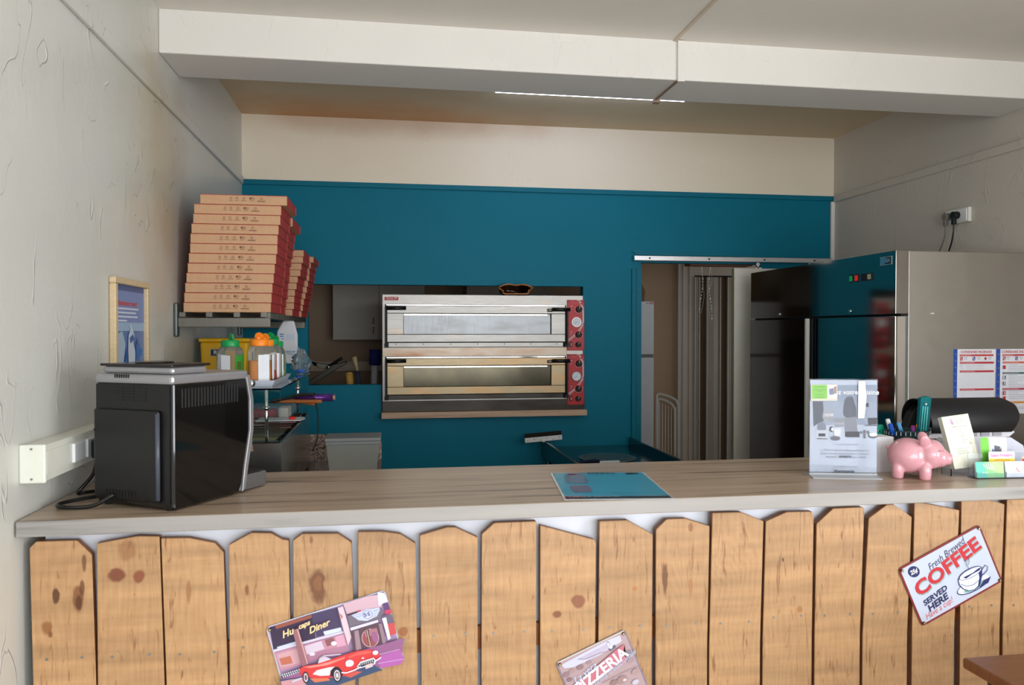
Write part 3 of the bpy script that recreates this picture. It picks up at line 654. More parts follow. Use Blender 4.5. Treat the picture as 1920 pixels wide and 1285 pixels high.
# pizzeria sign
s = sign('pizzeria_sign', 'tilted tin sign reading PIZZERIA on a red ribbon', .620, .576, R(22.3), .217, .30, mat('mauve_edge', (134, 124, 142), .4))
W, H = .217, .30; K = ((205, 665), (1320, 130), (860, 2245), W, H)
A = Art(W=W, H=H); A.poly([(-.104, -.146), (.104, -.146), (.104, .146), (-.104, .146)], (178, 152, 156)); A.build('face', s)
A = Art(*K, -.0016)
A.line([(240, 665), (1300, 160)], .003, (210, 204, 188)).poly([(300, 700), (560, 560), (1060, 300), (1240, 230), (1270, 330), (900, 560), (500, 740), (350, 760)], (200, 200, 226)).poly([(560, 610), (1040, 360), (1050, 450), (800, 600), (620, 630)], (188, 178, 200))
A.disc(1050, 370, 26, 44, (120, 116, 140), rot=-.3).disc(1050, 375, 20, 36, (210, 210, 228), rot=-.3).poly([(1050, 450), (1160, 380), (1170, 430), (1080, 490)], (92, 92, 120)).disc(1090, 420, 30, 30, (226, 214, 220)).line([(560, 610), (680, 610), (900, 520), (1040, 490)], .0012, (140, 120, 130))
for (x_, y_, rr, c_) in ((380, 860, 60, (150, 122, 128)), (470, 800, 50, (168, 140, 140)), (600, 740, 60, (146, 116, 122)), (740, 660, 46, (158, 132, 138)), (1380, 520, 60, (146, 130, 142)), (1420, 640, 60, (164, 142, 150)), (430, 940, 46, (134, 110, 116)), (1500, 830, 70, (170, 144, 142)), (1280, 960, 90, (160, 132, 130)), (1500, 1000, 60, (196, 190, 206)), (1150, 1000, 60, (148, 118, 116)), (1320, 960, 30, (214, 204, 210))):
    A.disc(x_, y_, rr, rr*.7, c_, n=11, rot=-.5)
A.line([(960, 1000), (1250, 860), (1540, 730)], .001, (120, 100, 110))
A.build('street_scene', s)
A = Art(*K, -.0060)
rr_ = (194, 112, 128)
A.poly([(470, 1060), (680, 880), (900, 690), (1180, 450), (1310, 370), (1290, 520), (1340, 600), (1300, 680), (1130, 740), (900, 900), (740, 1060), (640, 1140), (420, 1180)], rr_).build('ribbon', s)
A = Art(*K, -.0064)
A.text('PIZZERIA', .044, 938, 800, (238, 240, 252), rot=R(13), bold=.0012, xs=.98); A.build('pizzeria_lettering', s)
A = Art(*K, -.0064)
A.text('La vera', .026, 670, 830, (196, 208, 236), rot=R(13), shear=.3).text('Cucina tradizionale', .021, 1120, 780, (182, 194, 222), rot=R(14), shear=.3); A.build('script_lettering', s)

# ---------------------------------------------------------------- things on the counter
ZT = 1.13
# menu
t = thing('pizza_menu', 'blue laminated menu sheet lying on the worktop', 'menu', (.662, 2.297, ZT+.0012), (R(-90), 0, R(-6.5)))
b = MB(); b.box(-.155, .155, -.0004, .0004, -.205, .205); b.build('sheet', mat('laminated_paper', (222, 226, 232), .15, coat=.6), t)
A = Art(W=.31, H=.41, y0=-.0006)
lam = mat('menu_blue', (62, 158, 190), .32, coat=.15); lam2 = mat('menu_dark', (42, 46, 50), .32, coat=.15)
A.poly([(-.149, -.196), (.149, -.196), (.149, .199), (-.149, .199)], lam).poly([(-.149, -.196), (.149, -.196), (.149, -.165), (-.149, -.165)], lam2)
A.poly([(-.147, .11), (-.125, .125), (-.112, .165), (-.11, .19), (-.147, .19)], mat('menu_pale', (90, 168, 190), .32, coat=.15))
A.poly([(-.118, .03), (-.06, .02), (-.048, .05), (-.05, .16), (-.06, .178), (-.105, .165), (-.12, .10)], mat('menu_mauve', (96, 128, 156), .32, coat=.15)).poly([(-.115, -.11), (-.062, -.11), (-.058, -.03), (-.066, -.01), (-.118, -.02)], mat('menu_mauve2', (112, 112, 140), .32, coat=.15)).poly([(-.149, -.19), (-.10, -.19), (-.10, -.168), (-.149, -.168)], (120, 44, 50))
A.disc(-.088, .168, .014, .012, (130, 40, 44)).line([(-.08, .172), (-.05, .19)], .004, (130, 60, 60)); A.disc(.112, .178, .022, .012, (24, 60, 80), n=9).disc(.10, .172, .012, .012, (20, 40, 40), n=7)
A.text('PIZZAS', .026, .01, .180, (14, 52, 70), bold=.0006, xs=1.1).text('~ Carte du mois ~', .012, .03, -.135, (14, 60, 84))
A.text('CARTE À EMPORTER *', .016, -.06, -.181, (190, 200, 206), xs=1).text('SUR COMMANDE', .012, .09, -.181, (150, 160, 166))
A.build('print', t)

# acrylic sign holder with leaflet
a0 = math.atan2(2.262-2.362, 1.553-1.348)
t = thing('leaflet_holder', 'clear acrylic stand holding a white kitchen appliance leaflet', 'display stand', (1.452, 2.312, ZT), (0, 0, R(-14)))
b = MB(); b.box(-.106, .106, -.0015, .0005, .012, .316); b.build('front_sheet', acryl, t)
b = MB(); b.box(-.106, .106, .0045, .0065, .012, .316); b.build('back_sheet', acryl, t)
b = MB(); b.prism([(-.045, 0), (.055, 0), (.055, .004), (.007, .006), (.007, .012), (-.0015, .012), (-.0015, .006), (-.045, .004)], -.106, .106, axis='x'); b.build('foot', mat('acrylic_foot', (216, 220, 226), .2, trans=.35, ior=1.2), t)
b = MB(); b.box(-.1045, .1045, .0012, .0038, .014, .312); b.build('leaflet', mat('leaflet_paper', (208, 210, 220), .6), t)
t2 = t; K = ((92, 100), (930, 112), (75, 1200), .209, .298)
A = Art(*K, .0011)
g1, g2, g3 = (140, 144, 156), (104, 106, 116), (72, 72, 80)
A.rect(120, 165, 925, 560, (154, 160, 176)).rect(120, 360, 925, 640, (168, 172, 186)).poly([(120, 355), (250, 360), (260, 590), (180, 620), (130, 660)], g2).poly([(500, 460), (520, 340), (560, 300), (620, 305), (665, 440), (665, 560), (560, 570), (500, 520)], g2).poly([(510, 560), (660, 540), (690, 780), (530, 780), (520, 680)], (150, 150, 158))
A.disc(310, 530, 72, 72, (176, 176, 182)).poly([(380, 560), (520, 560), (510, 660), (390, 660)], (160, 162, 170)).disc(230, 668, 56, 62, g1).poly([(150, 700), (320, 700), (320, 800), (150, 800)], (214, 216, 226)).rect(188, 740, 275, 775, g3).poly([(160, 795), (300, 800), (300, 808), (170, 806)], g3)
A.poly([(375, 690), (470, 680), (460, 770), (390, 770)], (206, 208, 218)).disc(400, 800, 60, 26, g2).disc(355, 690, 26, 34, g3).disc(362, 690, 16, 22, (210, 212, 222)).poly([(810, 560), (920, 555), (920, 630), (820, 640)], g3).rect(770, 640, 925, 652, g2).disc(870, 770, 56, 30, g2).disc(870, 755, 50, 22, (222, 224, 232)).rect(530, 720, 700, 785, g3).disc(720, 730, 14, 14, g2).disc(805, 728, 16, 16, g2).rect(755, 700, 775, 800, g2).rect(780, 380, 815, 425, g3)
A.poly([(690, 120), (770, 120), (790, 300), (760, 560), (680, 560)], (226, 228, 238))
A.build('kitchen_photo', t).location = (0, 0, .163)
A = Art(*K, -.0036)
A.rect(95, 155, 425, 350, (206, 200, 190)).rect(108, 160, 298, 325, (132, 190, 96)).rect(302, 165, 415, 320, (226, 226, 226)).poly([(320, 210), (380, 195), (385, 275), (325, 280)], (120, 132, 158)).rect(385, 180, 415, 265, (160, 130, 120))
for yy, ww in ((180, 120), (218, 150), (240, 60), (275, 90), (305, 100)): A.rect(200-ww/2, yy-2, 200+ww/2, yy+2, (86, 140, 66))
A.build('green_sticker', t).location = (0, 0, .163)
A = Art(*K, -.0030)
A.text('nez votre cuisine', .0215, 650, 252, (240, 242, 248), bold=.0003).text('1557€', .012, 312, 522, (232, 232, 236), bold=.0003).text('OFFERTS', .0085, 440, 625, (222, 222, 228))
gt = (128, 130, 152)
A.text('Du 1er au 31 octobre 2023', .007, 525, 872, gt)
A.text('Le TM6 • le 2nd bol • le Découpe-Minute+ • le', .0092, 512, 942, gt, xs=.86).text('Sensor • le couvre-lame éplucheur • l’extension', .0092, 512, 982, gt, xs=.86).text('de garantie', .0092, 345, 1018, gt, xs=.9).text('OFFERTS*', .0096, 520, 1020, (70, 72, 90), bold=.0003).text('pour 1499€', .0092, 685, 1026, gt)
A.text('* Offre valable selon conditions', .006, 520, 1135, gt).text('thermomix', .014, 505, 1190, (60, 62, 76), bold=.0003)
A.build('lettering', t).location = (0, 0, .163)

# piggy bank (body, legs, snout and ears one continuous surface)
t = thing('piggy_bank', 'glossy pink ceramic piggy bank on the worktop', 'piggy bank', (1.672, 2.255, ZT), (0, 0, R(-33))); t.scale = (.84, .92, .95)
b = MB()
b.ellipsoid((-.030, 0, .075), (.074, .063, .060), seg=32); b.ellipsoid((.044, 0, .084), (.052, .053, .051), seg=32); b.ellipsoid((.076, 0, .074), (.034, .036, .033), seg=24)
b.cyl((.090, 0, .073), (.117, 0, .069), .0215, 24, r2=.019)
for (lx, ly) in ((-.066, -.032), (-.066, .032), (.026, -.034), (.026, .034)):
    b.lathe([(.018, 0), (.0205, .003), (.021, .014), (.0225, .028), (.022, .042), (.014, .058)], lx, ly, 24)
for sy in (-1, 1):
    b.ellipsoid((.024, sy*.044, .128), (.021, .010, .030), Matrix.Rotation(R(-22), 3, 'Y') @ Matrix.Rotation(R(-sy*32), 3, 'X'))
b.ellipsoid((-.101, 0, .10), (.008, .006, .009))
pg = b.build('body', pink, t)
mo = pg.modifiers.new('remesh', 'REMESH'); mo.mode = 'VOXEL'; mo.voxel_size = .0026; mo.use_smooth_shade = True
mo = pg.modifiers.new('smooth', 'SMOOTH'); mo.factor = .8; mo.iterations = 18
for sy in (-1, 1):
    b = MB(); b.ellipsoid((.1180, sy*.006, .0700), (.0012, .0022, .0042)); b.build('nostril', mat('dark_pink', (120, 62, 76), .4), t)
b = MB(); b.tube([(.068, -.0455, .098), (.074, -.0445, .1015), (.081, -.041, .1015), (.087, -.036, .098)], .0011, 6); b.build('eye', mat('pink_line', (196, 116, 132), .3), t)

# pen pot
t = thing('pen_pot', 'dark teal mesh pen pot behind the pink piggy bank', 'pen pot', (1.787, 2.46, ZT))
dk = mat('dark_teal_mesh', (16, 44, 50), .5)
b = MB(t); b.lathe([(.066, ZT), (.070, ZT+.118), (.076, ZT+.124), (.076, ZT+.128), (.066, ZT+.126), (.063, ZT+.004)], 1.787, 2.46, 36, 0, sx=1.05, sy=.7); b.build('pot', dk, t)
b = MB(t)
for k in range(30):
    a = 2*math.pi*k/30; b.box(1.787+.076*1.05*math.cos(a)-.0015, 1.787+.076*1.05*math.cos(a)+.0015, 2.46+.0765*.7*math.sin(a)-.001, 2.46+.0765*.7*math.sin(a)+.001, ZT+.112, ZT+.124)
b.build('rim_ribs', mat('pale_rib', (150, 160, 160), .4), t)
def pen(name, label, x, y, dx, dz, r_, m1, m2, L=.15, cap=.04, z0=ZT+.006, dy=0):
    p = thing(name, label, 'pen', (x, y, z0)); d = Vector((dx, dy, dz)).normalized(); p0 = Vector((x, y, z0))
    b = MB(p); b.cyl(p0, p0+d*(L-cap), r_*.85, 12); b.build('barrel', m1, p)
    b = MB(p); b.cyl(p0+d*(L-cap), p0+d*(L-.002), r_, 12); b.cyl(p0+d*(L-.002), p0+d*L, r_*.8, 12); b.build('cap', m2, p)
    b = MB(p); q0 = p0+d*(L-cap*.95)+Vector((0, -r_*1.1, 0)); b.tube([q0, q0+d*cap*.8], r_*.22, 6); b.build('clip', m2, p)
    return p
blue = mat('blue_plastic', (24, 88, 206), .3); lblue = mat('light_blue_plastic', (96, 168, 220), .3); wpl = mat('white_plastic', (232, 234, 236), .3); grn = mat('emerald_plastic', (18, 160, 132), .35)
pen('pen', 'blue capped pen leaning left in the pen pot', 1.752, 2.442, -.30, 1, .0075, black, blue, .152)
pen('pen', 'light blue pen leaning left in the pen pot', 1.786, 2.436, -.34, 1, .0068, lblue, lblue, .158)
pen('pen', 'white pen leaning left at the back of the pen pot', 1.765, 2.470, -.30, 1, .0075, wpl, wpl, .165)
pen('pen', 'black pen leaning left between blue pens in the pot', 1.772, 2.452, -.22, 1, .005, black, black, .145)
pen('pen', 'dark grey marker leaning right in the pen pot', 1.842, 2.456, .14, 1, .007, black, mat('dark_grey_plastic', (62, 60, 64), .4), .168)
pen('pen', 'orange pencil standing low in the pen pot', 1.812, 2.45, .04, 1, .004, orange, orange, .14, .01)
pen('pen', 'purple pen top showing low in the pen pot', 1.80, 2.44, -.05, 1, .007, mat('purple_plastic', (128, 44, 128), .3), mat('purple_plastic', (128, 44, 128), .3), .138)
t = thing('eraser_block', 'emerald green plastic clip beside the pen pot', 'clip', (1.706, 2.50, ZT))
b = MB(t); b.prism([(1.69, ZT+.0), (1.72, ZT+.0), (1.722, ZT+.128), (1.715, ZT+.142), (1.692, ZT+.138), (1.686, ZT+.126)], 2.49, 2.51); b.build('clip_body', grn, t, bevel=.002)
b = MB(t); b.cyl((1.70, 2.488, ZT+.12), (1.70, 2.512, ZT+.12), .003, 10); b.build('spring', chrome, t)
t = thing('plastic_ruler_case', 'tall translucent teal plastic case standing in the pen pot', 'case', (1.822, 2.445, ZT+.01), (0, R(5), 0))
b = MB(); b.prism([(-.0175, 0), (.0175, 0), (.021, .232), (.004, .236), (-.020, .228)], -.008, .008); b.build('case_body', tealpl, t, bevel=.002)
b = MB(); [b.box(-.012+k*.009, -.009+k*.009, -.0095, -.008, .06, .20) for k in range(3)]; b.build('rib', mat('pale_teal', (80, 200, 200), .3), t)
b = MB(); b.cyl((.0, -.010, .208), (0, -.008, .208), .003, 10); b.build('hole', white, t)
# white box behind
b = MB(); b.box(1.60, 1.665, 2.36, 2.43, ZT, ZT+.118); o = recentre(b.build('white_card_box', paper, bevel=.002)); tag(o, 'small plain white box between leaflet stand and pen pot', 'box')

# card terminal / till with curved black screen back
t = thing('touch_till', 'white counter till with a curved black screen cover', 'till', (2.16, 2.62, ZT))
prof = []
import itertools
for k in range(30):
    a = R(200 - k*7); prof.append((2.60 + .085*math.cos(a), 1.262 + .09*math.sin(a)))
inner = [(2.60 + (p[0]-2.60)*.93, 1.262 + (p[1]-1.262)*.93) for p in prof][::-1]
b = MB(t)
pts = prof + inner
# sheared extrusion: the left end is wider and reaches further down
A_ = [b.v(1.925 - .01*(p[1]-1.26)/.09, p[0], p[1]) for p in pts]; B_ = [b.v(2.285 - .05*max(0, (1.30-p[1])/.09)**1.5 - .02*max(0, (p[1]-1.33)/.02), p[0], p[1]) for p in pts]; n = len(pts)
b.face(A_); b.face(B_[::-1])
for i in range(n): b.face([A_[i], B_[i], B_[(i+1) % n], A_[(i+1) % n]])
o = b.build('screen_cover', mat('black_satin', (20, 21, 26), .42), t, bevel=.002)
for p in o.data.polygons: p.use_smooth = len(p.vertices) == 4
b = MB(t); b.prism([(1.945, 1.245), (2.22, 1.235), (2.22, 1.30), (1.95, 1.325)], 2.60, 2.615); b.build('screen', blackg, t)
b = MB(t); b.prism([(1.86, 1.14), (1.90, 1.14), (1.98, 1.30), (1.96, 1.33), (1.925, 1.30)], 2.62, 2.66); b.build('side_arm', blackm, t, bevel=.003)
b = MB(t); b.prism([(1.905, 1.212), (1.95, 1.236), (2.26, 1.238), (2.275, 1.230), (2.25, 1.212), (2.19, 1.210), (2.18, 1.202), (1.97, 1.202), (1.95, 1.212)], 2.53, 2.66); b.build('printer_shelf', mat('till_white', (222, 222, 232), .35), t, bevel=.003)
b = MB(t); b.prism([(1.98, ZT), (2.30, ZT), (2.22, 1.204), (2.0, 1.204)], 2.56, 2.70); b.build('till_body', mat('till_white', (222, 222, 232), .35), t, bevel=.004)
b = MB(t); b.cyl((1.965, 2.526, 1.206), (1.965, 2.56, 1.206), .012, 18); b.build('paper_roll_cap', mat('till_grey', (170, 170, 178), .4), t)
b = MB(t); [b.box(2.03+k*.05, 2.065+k*.05, 2.526, 2.53, 1.218, 1.234) for k in range(4)]; b.build('buttons', mat('till_grey', (170, 170, 178), .4), t)

# note pad in an acrylic rest
t = thing('order_note_pad', 'thick ivory note pad leaning upright in a clear rest', 'note pad', (1.868, 2.268, ZT+.026), (R(-14), R(-7), R(-4)))
b = MB(); b.box(-.047, .047, 0, .022, 0, .172); b.build('pages', ivory, t, bevel=.001)
A = Art(W=.072, H=.176, y0=-.0004); gl = (186, 188, 176)
A.many([(-.027, .135, -.006, .136), (-.027, .165, -.006, .166), (-.027, .135, -.0265, .166), (-.0065, .135, -.006, .166)], (170, 176, 150))
A.disc(-.017, .153, .004, .010, (206, 170, 206), n=8).disc(-.015, .148, .003, .006, (190, 150, 190), n=7)
for z_, x0, x1 in ((.168, 0, .03), (.157, 0, .022), (.153, 0, .02), (.146, -.004, .028), (.134, -.02, .03), (.124, 0, .012), (.117, 0, .008), (.11, 0, .012), (.103, 0, .02), (.096, 0, .01), (.089, 0, .022), (.082, 0, .01), (.075, 0, .006)): A.rect(x0, z_-.0008, x1, z_+.0008, gl)
for z_, x0, x1 in ((.062, -.026, .018), (.054, -.026, .012), (.047, -.024, .014)): A.rect(x0, z_-.0008, x1, z_+.0008, gl)
A.line([(.026, .084), (.027, .07)], .0008, (110, 116, 120)).line([(.022, .077), (.031, .075)], .001, (110, 116, 120)).line([(.026, .066), (.031, .058), (.026, .05), (.031, .043)], .0008, (110, 116, 120))
A.build('print', t)
t = thing('acrylic_pad_rest', 'clear acrylic rest standing under the ivory note pad', 'holder', (1.82, 2.27, ZT))
b = MB(t); b.box(1.800, 1.90, 2.262, 2.264, ZT, ZT+.024); b.box(1.800, 1.90, 2.305, 2.307, ZT, ZT+.06); b.box(1.800, 1.802, 2.262, 2.307, ZT, ZT+.024); b.build('rest', acryl, t)
b = MB(t); b.box(1.80, 1.803, 2.33, 2.333, ZT, ZT+.085); b.box(1.76, 1.80, 2.33, 2.333, ZT+.04, ZT+.085); b.build('side_lug', acryl, t)

# business card holder, two pockets and the cards in it
t = thing('card_holder', 'clear acrylic two pocket business card holder at the worktop front', 'card holder', (1.945, 2.20, ZT), (0, 0, R(-4)))
b = MB(); b.box(-.100, .100, -.002, .0, 0, .018); b.box(-.1, .1, .014, .016, 0, .045); b.box(-.1, .1, -.002, .016, 0, .002)
for x0 in (-.101, -.001, .099): b.box(x0, x0+.002, -.002, .016, 0, .022)
b.build('pocket_row', acryl, t)
b = MB(); b.box(-.1, .1, .040, .042, 0, .075); b.box(-.1, .1, .016, .042, 0, .002); b.build('rear_step', acryl, t)
def card(label, x, y, z, W, H, arts, rx=-8, th=.004, rz=-4):
    c = thing('business_card', label, 'card', (x, y, z), (R(rx), 0, R(rz))); b = MB(); b.box(-W/2, W/2, 0, th, 0, H); b.build('card_stack', paper, c)
    A = Art(W=W, H=H, y0=-.0003); arts(A, W, H); A.build('print', c); return c
def c_green(A, W, H):
    A.poly([(-W/2, 0), (W/2, 0), (W/2, H), (-W/2, H)], (150, 214, 150)).poly([(-W/2, 0), (-.01, 0), (-.02, H), (-W/2, H)], (108, 212, 190)).poly([(.01, .02), (W/2, .01), (W/2, H), (.0, H)], (190, 224, 158))
    for k in range(6): a = R(5 + k*25); A.poly([(-.008, .026), (-.008 + .023*math.cos(a-.10), .026+.020*math.sin(a-.10)), (-.008 + .023*math.cos(a+.10), .026+.020*math.sin(a+.10))], (240, 250, 244))
    A.text('Relax', .009, -.018, .016, (236, 250, 244))
card('green and turquoise business card with a white fan in the left pocket', 1.895, 2.2055, ZT+.0035, .094, .050, c_green)
def c_white(A, W, H):
    A.text('CHRIS', .007, .012, .032, (150, 150, 156)).text('TAXIS', .007, .012, .025, (150, 150, 156)).line([(-.010, .030), (-.006, .022), (.0, .016)], .0022, (220, 90, 80))
card('white business card with a red swoosh in the right pocket', 1.995, 2.199, ZT+.0035, .094, .050, c_white)
def c_yel(A, W, H):
    A.poly([(-W/2, .046), (W/2, .046), (W/2, .056), (-W/2, .056)], (246, 202, 60)).text('Salon Frédéric', .013, 0, .066, (226, 130, 190), bold=.0003).text('COIFFURE MIXTE', .007, 0, .051, (150, 110, 60))
card('white card with pink script and a yellow band behind the green card', 1.952, 2.2225, ZT+.004, .088, .078, c_yel, rx=-3, th=.002)
def c_kit(A, W, H):
    A.poly([(-W/2, 0), (-.012, 0), (-.018, H), (-W/2, H)], (120, 206, 70)).poly([(0, .04), (.015, .035), (.022, .09), (.002, .095)], (90, 96, 112)).poly([(.012, .06), (.024, .05), (.026, .09)], (130, 92, 80)).poly([(-.008, .05), (.0, .045), (.0, .08), (-.006, .085)], (110, 130, 170))
card('green and white card showing a kitchen robot behind the yellow banded card', 1.948, 2.249, ZT+.004, .09, .120, c_kit, rx=-4, th=.0015)
def c_env(A, W, H):
    for k in range(4): A.rect(-.03, .035+k*.013, .05, .036+k*.013, (170, 176, 200))
t = thing('paper_letter', 'pale grey printed letter leaning behind the card holder', 'paper', (2.035, 2.31, ZT+.001), (R(-25), 0, R(-8)))
b = MB(); b.prism([(-.08, 0), (.09, 0), (.09, .09), (.055, .118), (-.07, .118)], 0, .001); b.build('sheet', mat('grey_paper', (206, 210, 226), .6), t)
A = Art(W=.16, H=.11, y0=-.0003); c_env(A, 0, 0); A.build('print', t)
t = thing('orange_leaflet', 'orange and white leaflet standing at the right end of the card holder', 'leaflet', (2.052, 2.215, ZT), (R(-6), 0, R(-10)))
b = MB(); b.box(-.028, .05, 0, .001, 0, .064); b.build('sheet', mat('peach_paper', (236, 200, 180), .6), t)
A = Art(W=.08, H=.06, y0=-.0003); A.poly([(-.028, .048), (.05, .054), (.05, .062), (-.026, .058)], (206, 70, 50)).poly([(-.012, .01), (.05, .0), (.05, .036), (.01, .04)], (226, 120, 60)); A.build('print', t)

# ---------------------------------------------------------------- coffee machine
t = thing('coffee_machine', 'black and silver bean-to-cup coffee machine at the left end of the worktop', 'coffee machine', (-.664, 2.200, ZT), (0, 0, R(-31)))
b = MB(); b.prism([(.002, .004), (.245, .004), (.262, .03), (.27, .08), (.292, .18), (.292, .27), (.278, .335), (.002, .335)], -.135, .135, axis='x'); b.build('body', blackg, t, bevel=.006)
b = MB(); b.box(-.132, .125, -.003, .002, .018, .328); b.build('rear_cover', black, t)
b = MB(); b.box(-.13, .098, -.014, -.003, .022, .262); b.build('rear_hatch', black, t, bevel=.006)
b = MB(); b.cyl((.094, -.010, .03), (.094, -.010, .255), .006, 10); b.build('hatch_edge', mat('grey_edge', (72, 76, 88), .25), t)
b = MB()
for gx in (-.06, -.022, .020):
    for k in range(5): b.box(gx, gx+.028, -.005, -.002, .285+k*.008, .288+k*.008)
b.build('rear_vent', blackm, t)
b = MB(); [b.box(-.085+k*.011, -.081+k*.011, -.016, -.0135, .030, .048) for k in range(10)]; b.build('lower_grille', blackm, t)
for (sx, sz) in ((-.124, .205), (.086, .205), (-.105, .03), (.05, .03)):
    b = MB(); b.cyl((sx, -.0155, sz), (sx, -.0135, sz), .004, 12); b.build('screw', blackm, t)
b = MB(); [b.box(.1352, .1365, .03+k*.0115, .0345+k*.0115, .268, .318) for k in range(19)]; b.build('side_grille', mat('grille_grey', (44, 44, 46), .4), t)
b = MB(); b.prism([(.258, .004), (.272, .01), (.286, .08), (.308, .18), (.308, .27), (.292, .342), (.276, .342), (.292, .27), (.292, .18), (.27, .08)], -.136, .136, axis='x'); b.build('front_frame', silver, t, bevel=.002)
b = MB(); b.box(-.137, .137, -.004, .285, .330, .356); b.build('top_band', silver, t, bevel=.008)
b = MB(); b.box(-.118, .128, .006, .132, .356, .376); b.build('bean_hopper', silver, t, bevel=.008)
b = MB(); b.box(-.124, .132, .002, .140, .376, .383); b.cyl((.0, .072, .383), (.0, .072, .388), .050, 32); b.build('hopper_lid', mat('brown_black_lid', (32, 28, 28), .2), t, bevel=.003)
b = MB(); [b.box(-.062+k*.008, -.059+k*.008, -.0055, -.003, .345, .355) for k in range(7)]; b.build('top_slots', blackm, t)
b = MB(); b.box(-.128, .128, .255, .372, .004, .048); b.build('drip_tray', [mat('tray_silver', (130, 130, 132), .25, .6)], t, bevel=.003)
b = MB(); b.box(-.12, .12, .268, .366, .048, .052); [b.box(-.115+k*.012, -.108+k*.012, .272, .362, .052, .053) for k in range(19)]; b.build('drip_grate', blackm, t)
b = MB(); b.cyl((.105, .322, .20), (.105, .322, .155), .008, 14, 0); b.cyl((.105, .322, .155), (.110, .325, .11), .0085, 14, 1); b.cyl((.105, .300, .20), (.105, .325, .20), .009, 12, 0); b.build('steam_wand', [black, chrome], t)
b = MB(); b.box(-.03, .03, .30, .345, .12, .19); b.build('coffee_spout', black, t, bevel=.004)
b = MB(); b.cyl((.12, .305, .315), (.12, .322, .315), .011, 20); b.build('control_knob', chrome, t)
for (fx, fy) in ((-.11, .02), (.11, .02), (-.11, .23), (.11, .23)):
    b = MB(); b.cyl((fx, fy, 0), (fx, fy, .005), .013, 14); b.build('foot', blackm, t)
# its lead with plug, lying on the worktop
t = thing('power_cable', 'black power cable looping on the worktop behind the coffee machine', 'cable', (-.80, 2.22, ZT))
b = MB(t); b.tube([(-.718, 2.215, 1.165), (-.77, 2.205, ZT+.008), (-.84, 2.20, ZT+.008), (-.865, 2.245, ZT+.008), (-.82, 2.30, ZT+.010), (-.77, 2.335, ZT+.010)], .0052, 10)
b.build('loop', black, t)
b = MB(t); b.tube([(-.825, 2.405, 1.235), (-.83, 2.385, 1.19), (-.86, 2.36, 1.145), (-.85, 2.40, 1.138), (-.80, 2.43, 1.138), (-.76, 2.40, 1.138)], .0052, 10); b.tube([(-.80, 2.50, 1.24), (-.80, 2.47, 1.17), (-.82, 2.46, 1.142), (-.77, 2.43, 1.142)], .005, 8); b.build('second_loop', black, t)
# wall trunking with sockets
t = thing('socket_trunking', 'white plastic socket trunking along the left wall above the worktop', 'socket', (-.88, 2.13, 1.22))
ivp = mat('ivory_plastic', (226, 226, 214), .35)
b = MB(t); b.box(-.91, -.852, 2.125, 3.0, 1.220, 1.312); b.build('trunking', ivp, t, bevel=.002)
b = MB(t); b.box(-.91, -.848, 2.117, 2.127, 1.217, 1.315); b.build('end_cap', mat('ivory_bright', (222, 224, 212), .35), t, bevel=.004)
for z_ in (1.228, 1.304):
    b = MB(t); b.cyl((-.88, 2.115, z_), (-.88, 2.118, z_), .003, 10); b.build('screw', mat('screw_zinc', (150, 150, 146), .35, .8), t)
b = MB(t); b.box(-.852, -.849, 2.13, 3.0, 1.236, 1.296); b.build('cover_strip', ivp, t)
for y_ in (2.29, 2.385, 2.48):
    b = MB(t); b.box(-.850, -.842, y_, y_+.075, 1.240, 1.292); b.build('socket_face', wpl, t, bevel=.002)
for y_, lab in ((2.40, 'nearest'), (2.53, 'further')):
    p = thing('mains_plug', 'black mains plug, %s one in the white wall trunking' % lab, 'plug', (-.842, y_, 1.262))
    b = MB(p); b.box(-.842, -.806, y_, y_+.038, 1.232, 1.288); b.build('plug_body', mat('dark_plug', (28, 30, 36), .4), p, bevel=.008)
    b = MB(p); b.cyl((-.824, y_+.012, 1.234), (-.824, y_+.010, 1.216), .007, 10, r2=.005); b.build('strain_relief', black, p)

# framed poster on left wall
t = thing('framed_poster', 'small blue poster in a pale wood frame on the left wall', 'picture', (XL+.001, 2.955, 1.475), (0, 0, R(90)))
W, H = .37, .30
b = MB()
for (x0, x1, z0, z1) in ((-.19, .19, .285, .307), (-.19, .19, -.01, .012), (-.19, -.165, .012, .285), (.165, .19, .012, .285)): b.box(x0, x1, -.022, 0, z0, z1)
b.build('frame', frame_wood, t, bevel=.004)
b = MB(); b.box(-.167, .167, -.006, -.002, .01, .287); b.build('backing', (mat('poster_blue', (88, 116, 170), .3)), t)
A = Art(W=W, H=H, y0=-.0065)
A.poly([(-.165, .235), (.165, .235), (.165, .285), (-.165, .285)], (84, 96, 140)).poly([(-.165, .155), (.165, .155), (.165, .265), (-.165, .265)], (124, 140, 186)).poly([(-.165, .125), (.165, .125), (.165, .155), (-.165, .155)], (158, 182, 208)).poly([(-.165, .012), (-.07, .012), (-.05, .08), (-.08, .125), (-.165, .11)], (166, 186, 206))
A.text('Restaurant ouvert', .026, -.02, .222, (206, 84, 84), xs=1.05, bold=.0008)
for k, wd in enumerate((.25, .22, .24, .12)): A.rect(-.155, .200-k*.014, -.155+wd, .206-k*.014, (206, 212, 226))
A.poly([(-.02, .012), (.05, .012), (.055, .05), (.03, .085), (.045, .11), (.01, .148), (-.008, .15), (.0, .13), (-.02, .11), (-.025, .06)], (196, 208, 222)).poly([(-.01, .10), (.03, .115), (.04, .095), (.0, .08)], (60, 96, 160)).poly([(.06, .012), (.1, .012), (.11, .06), (.08, .1), (.06, .07)], (70, 110, 170)).rect(.07, .035, .13, .06, (50, 116, 180)).poly([(-.07, .012), (-.03, .012), (-.04, .07)], (40, 92, 160))
A.build('print', t)

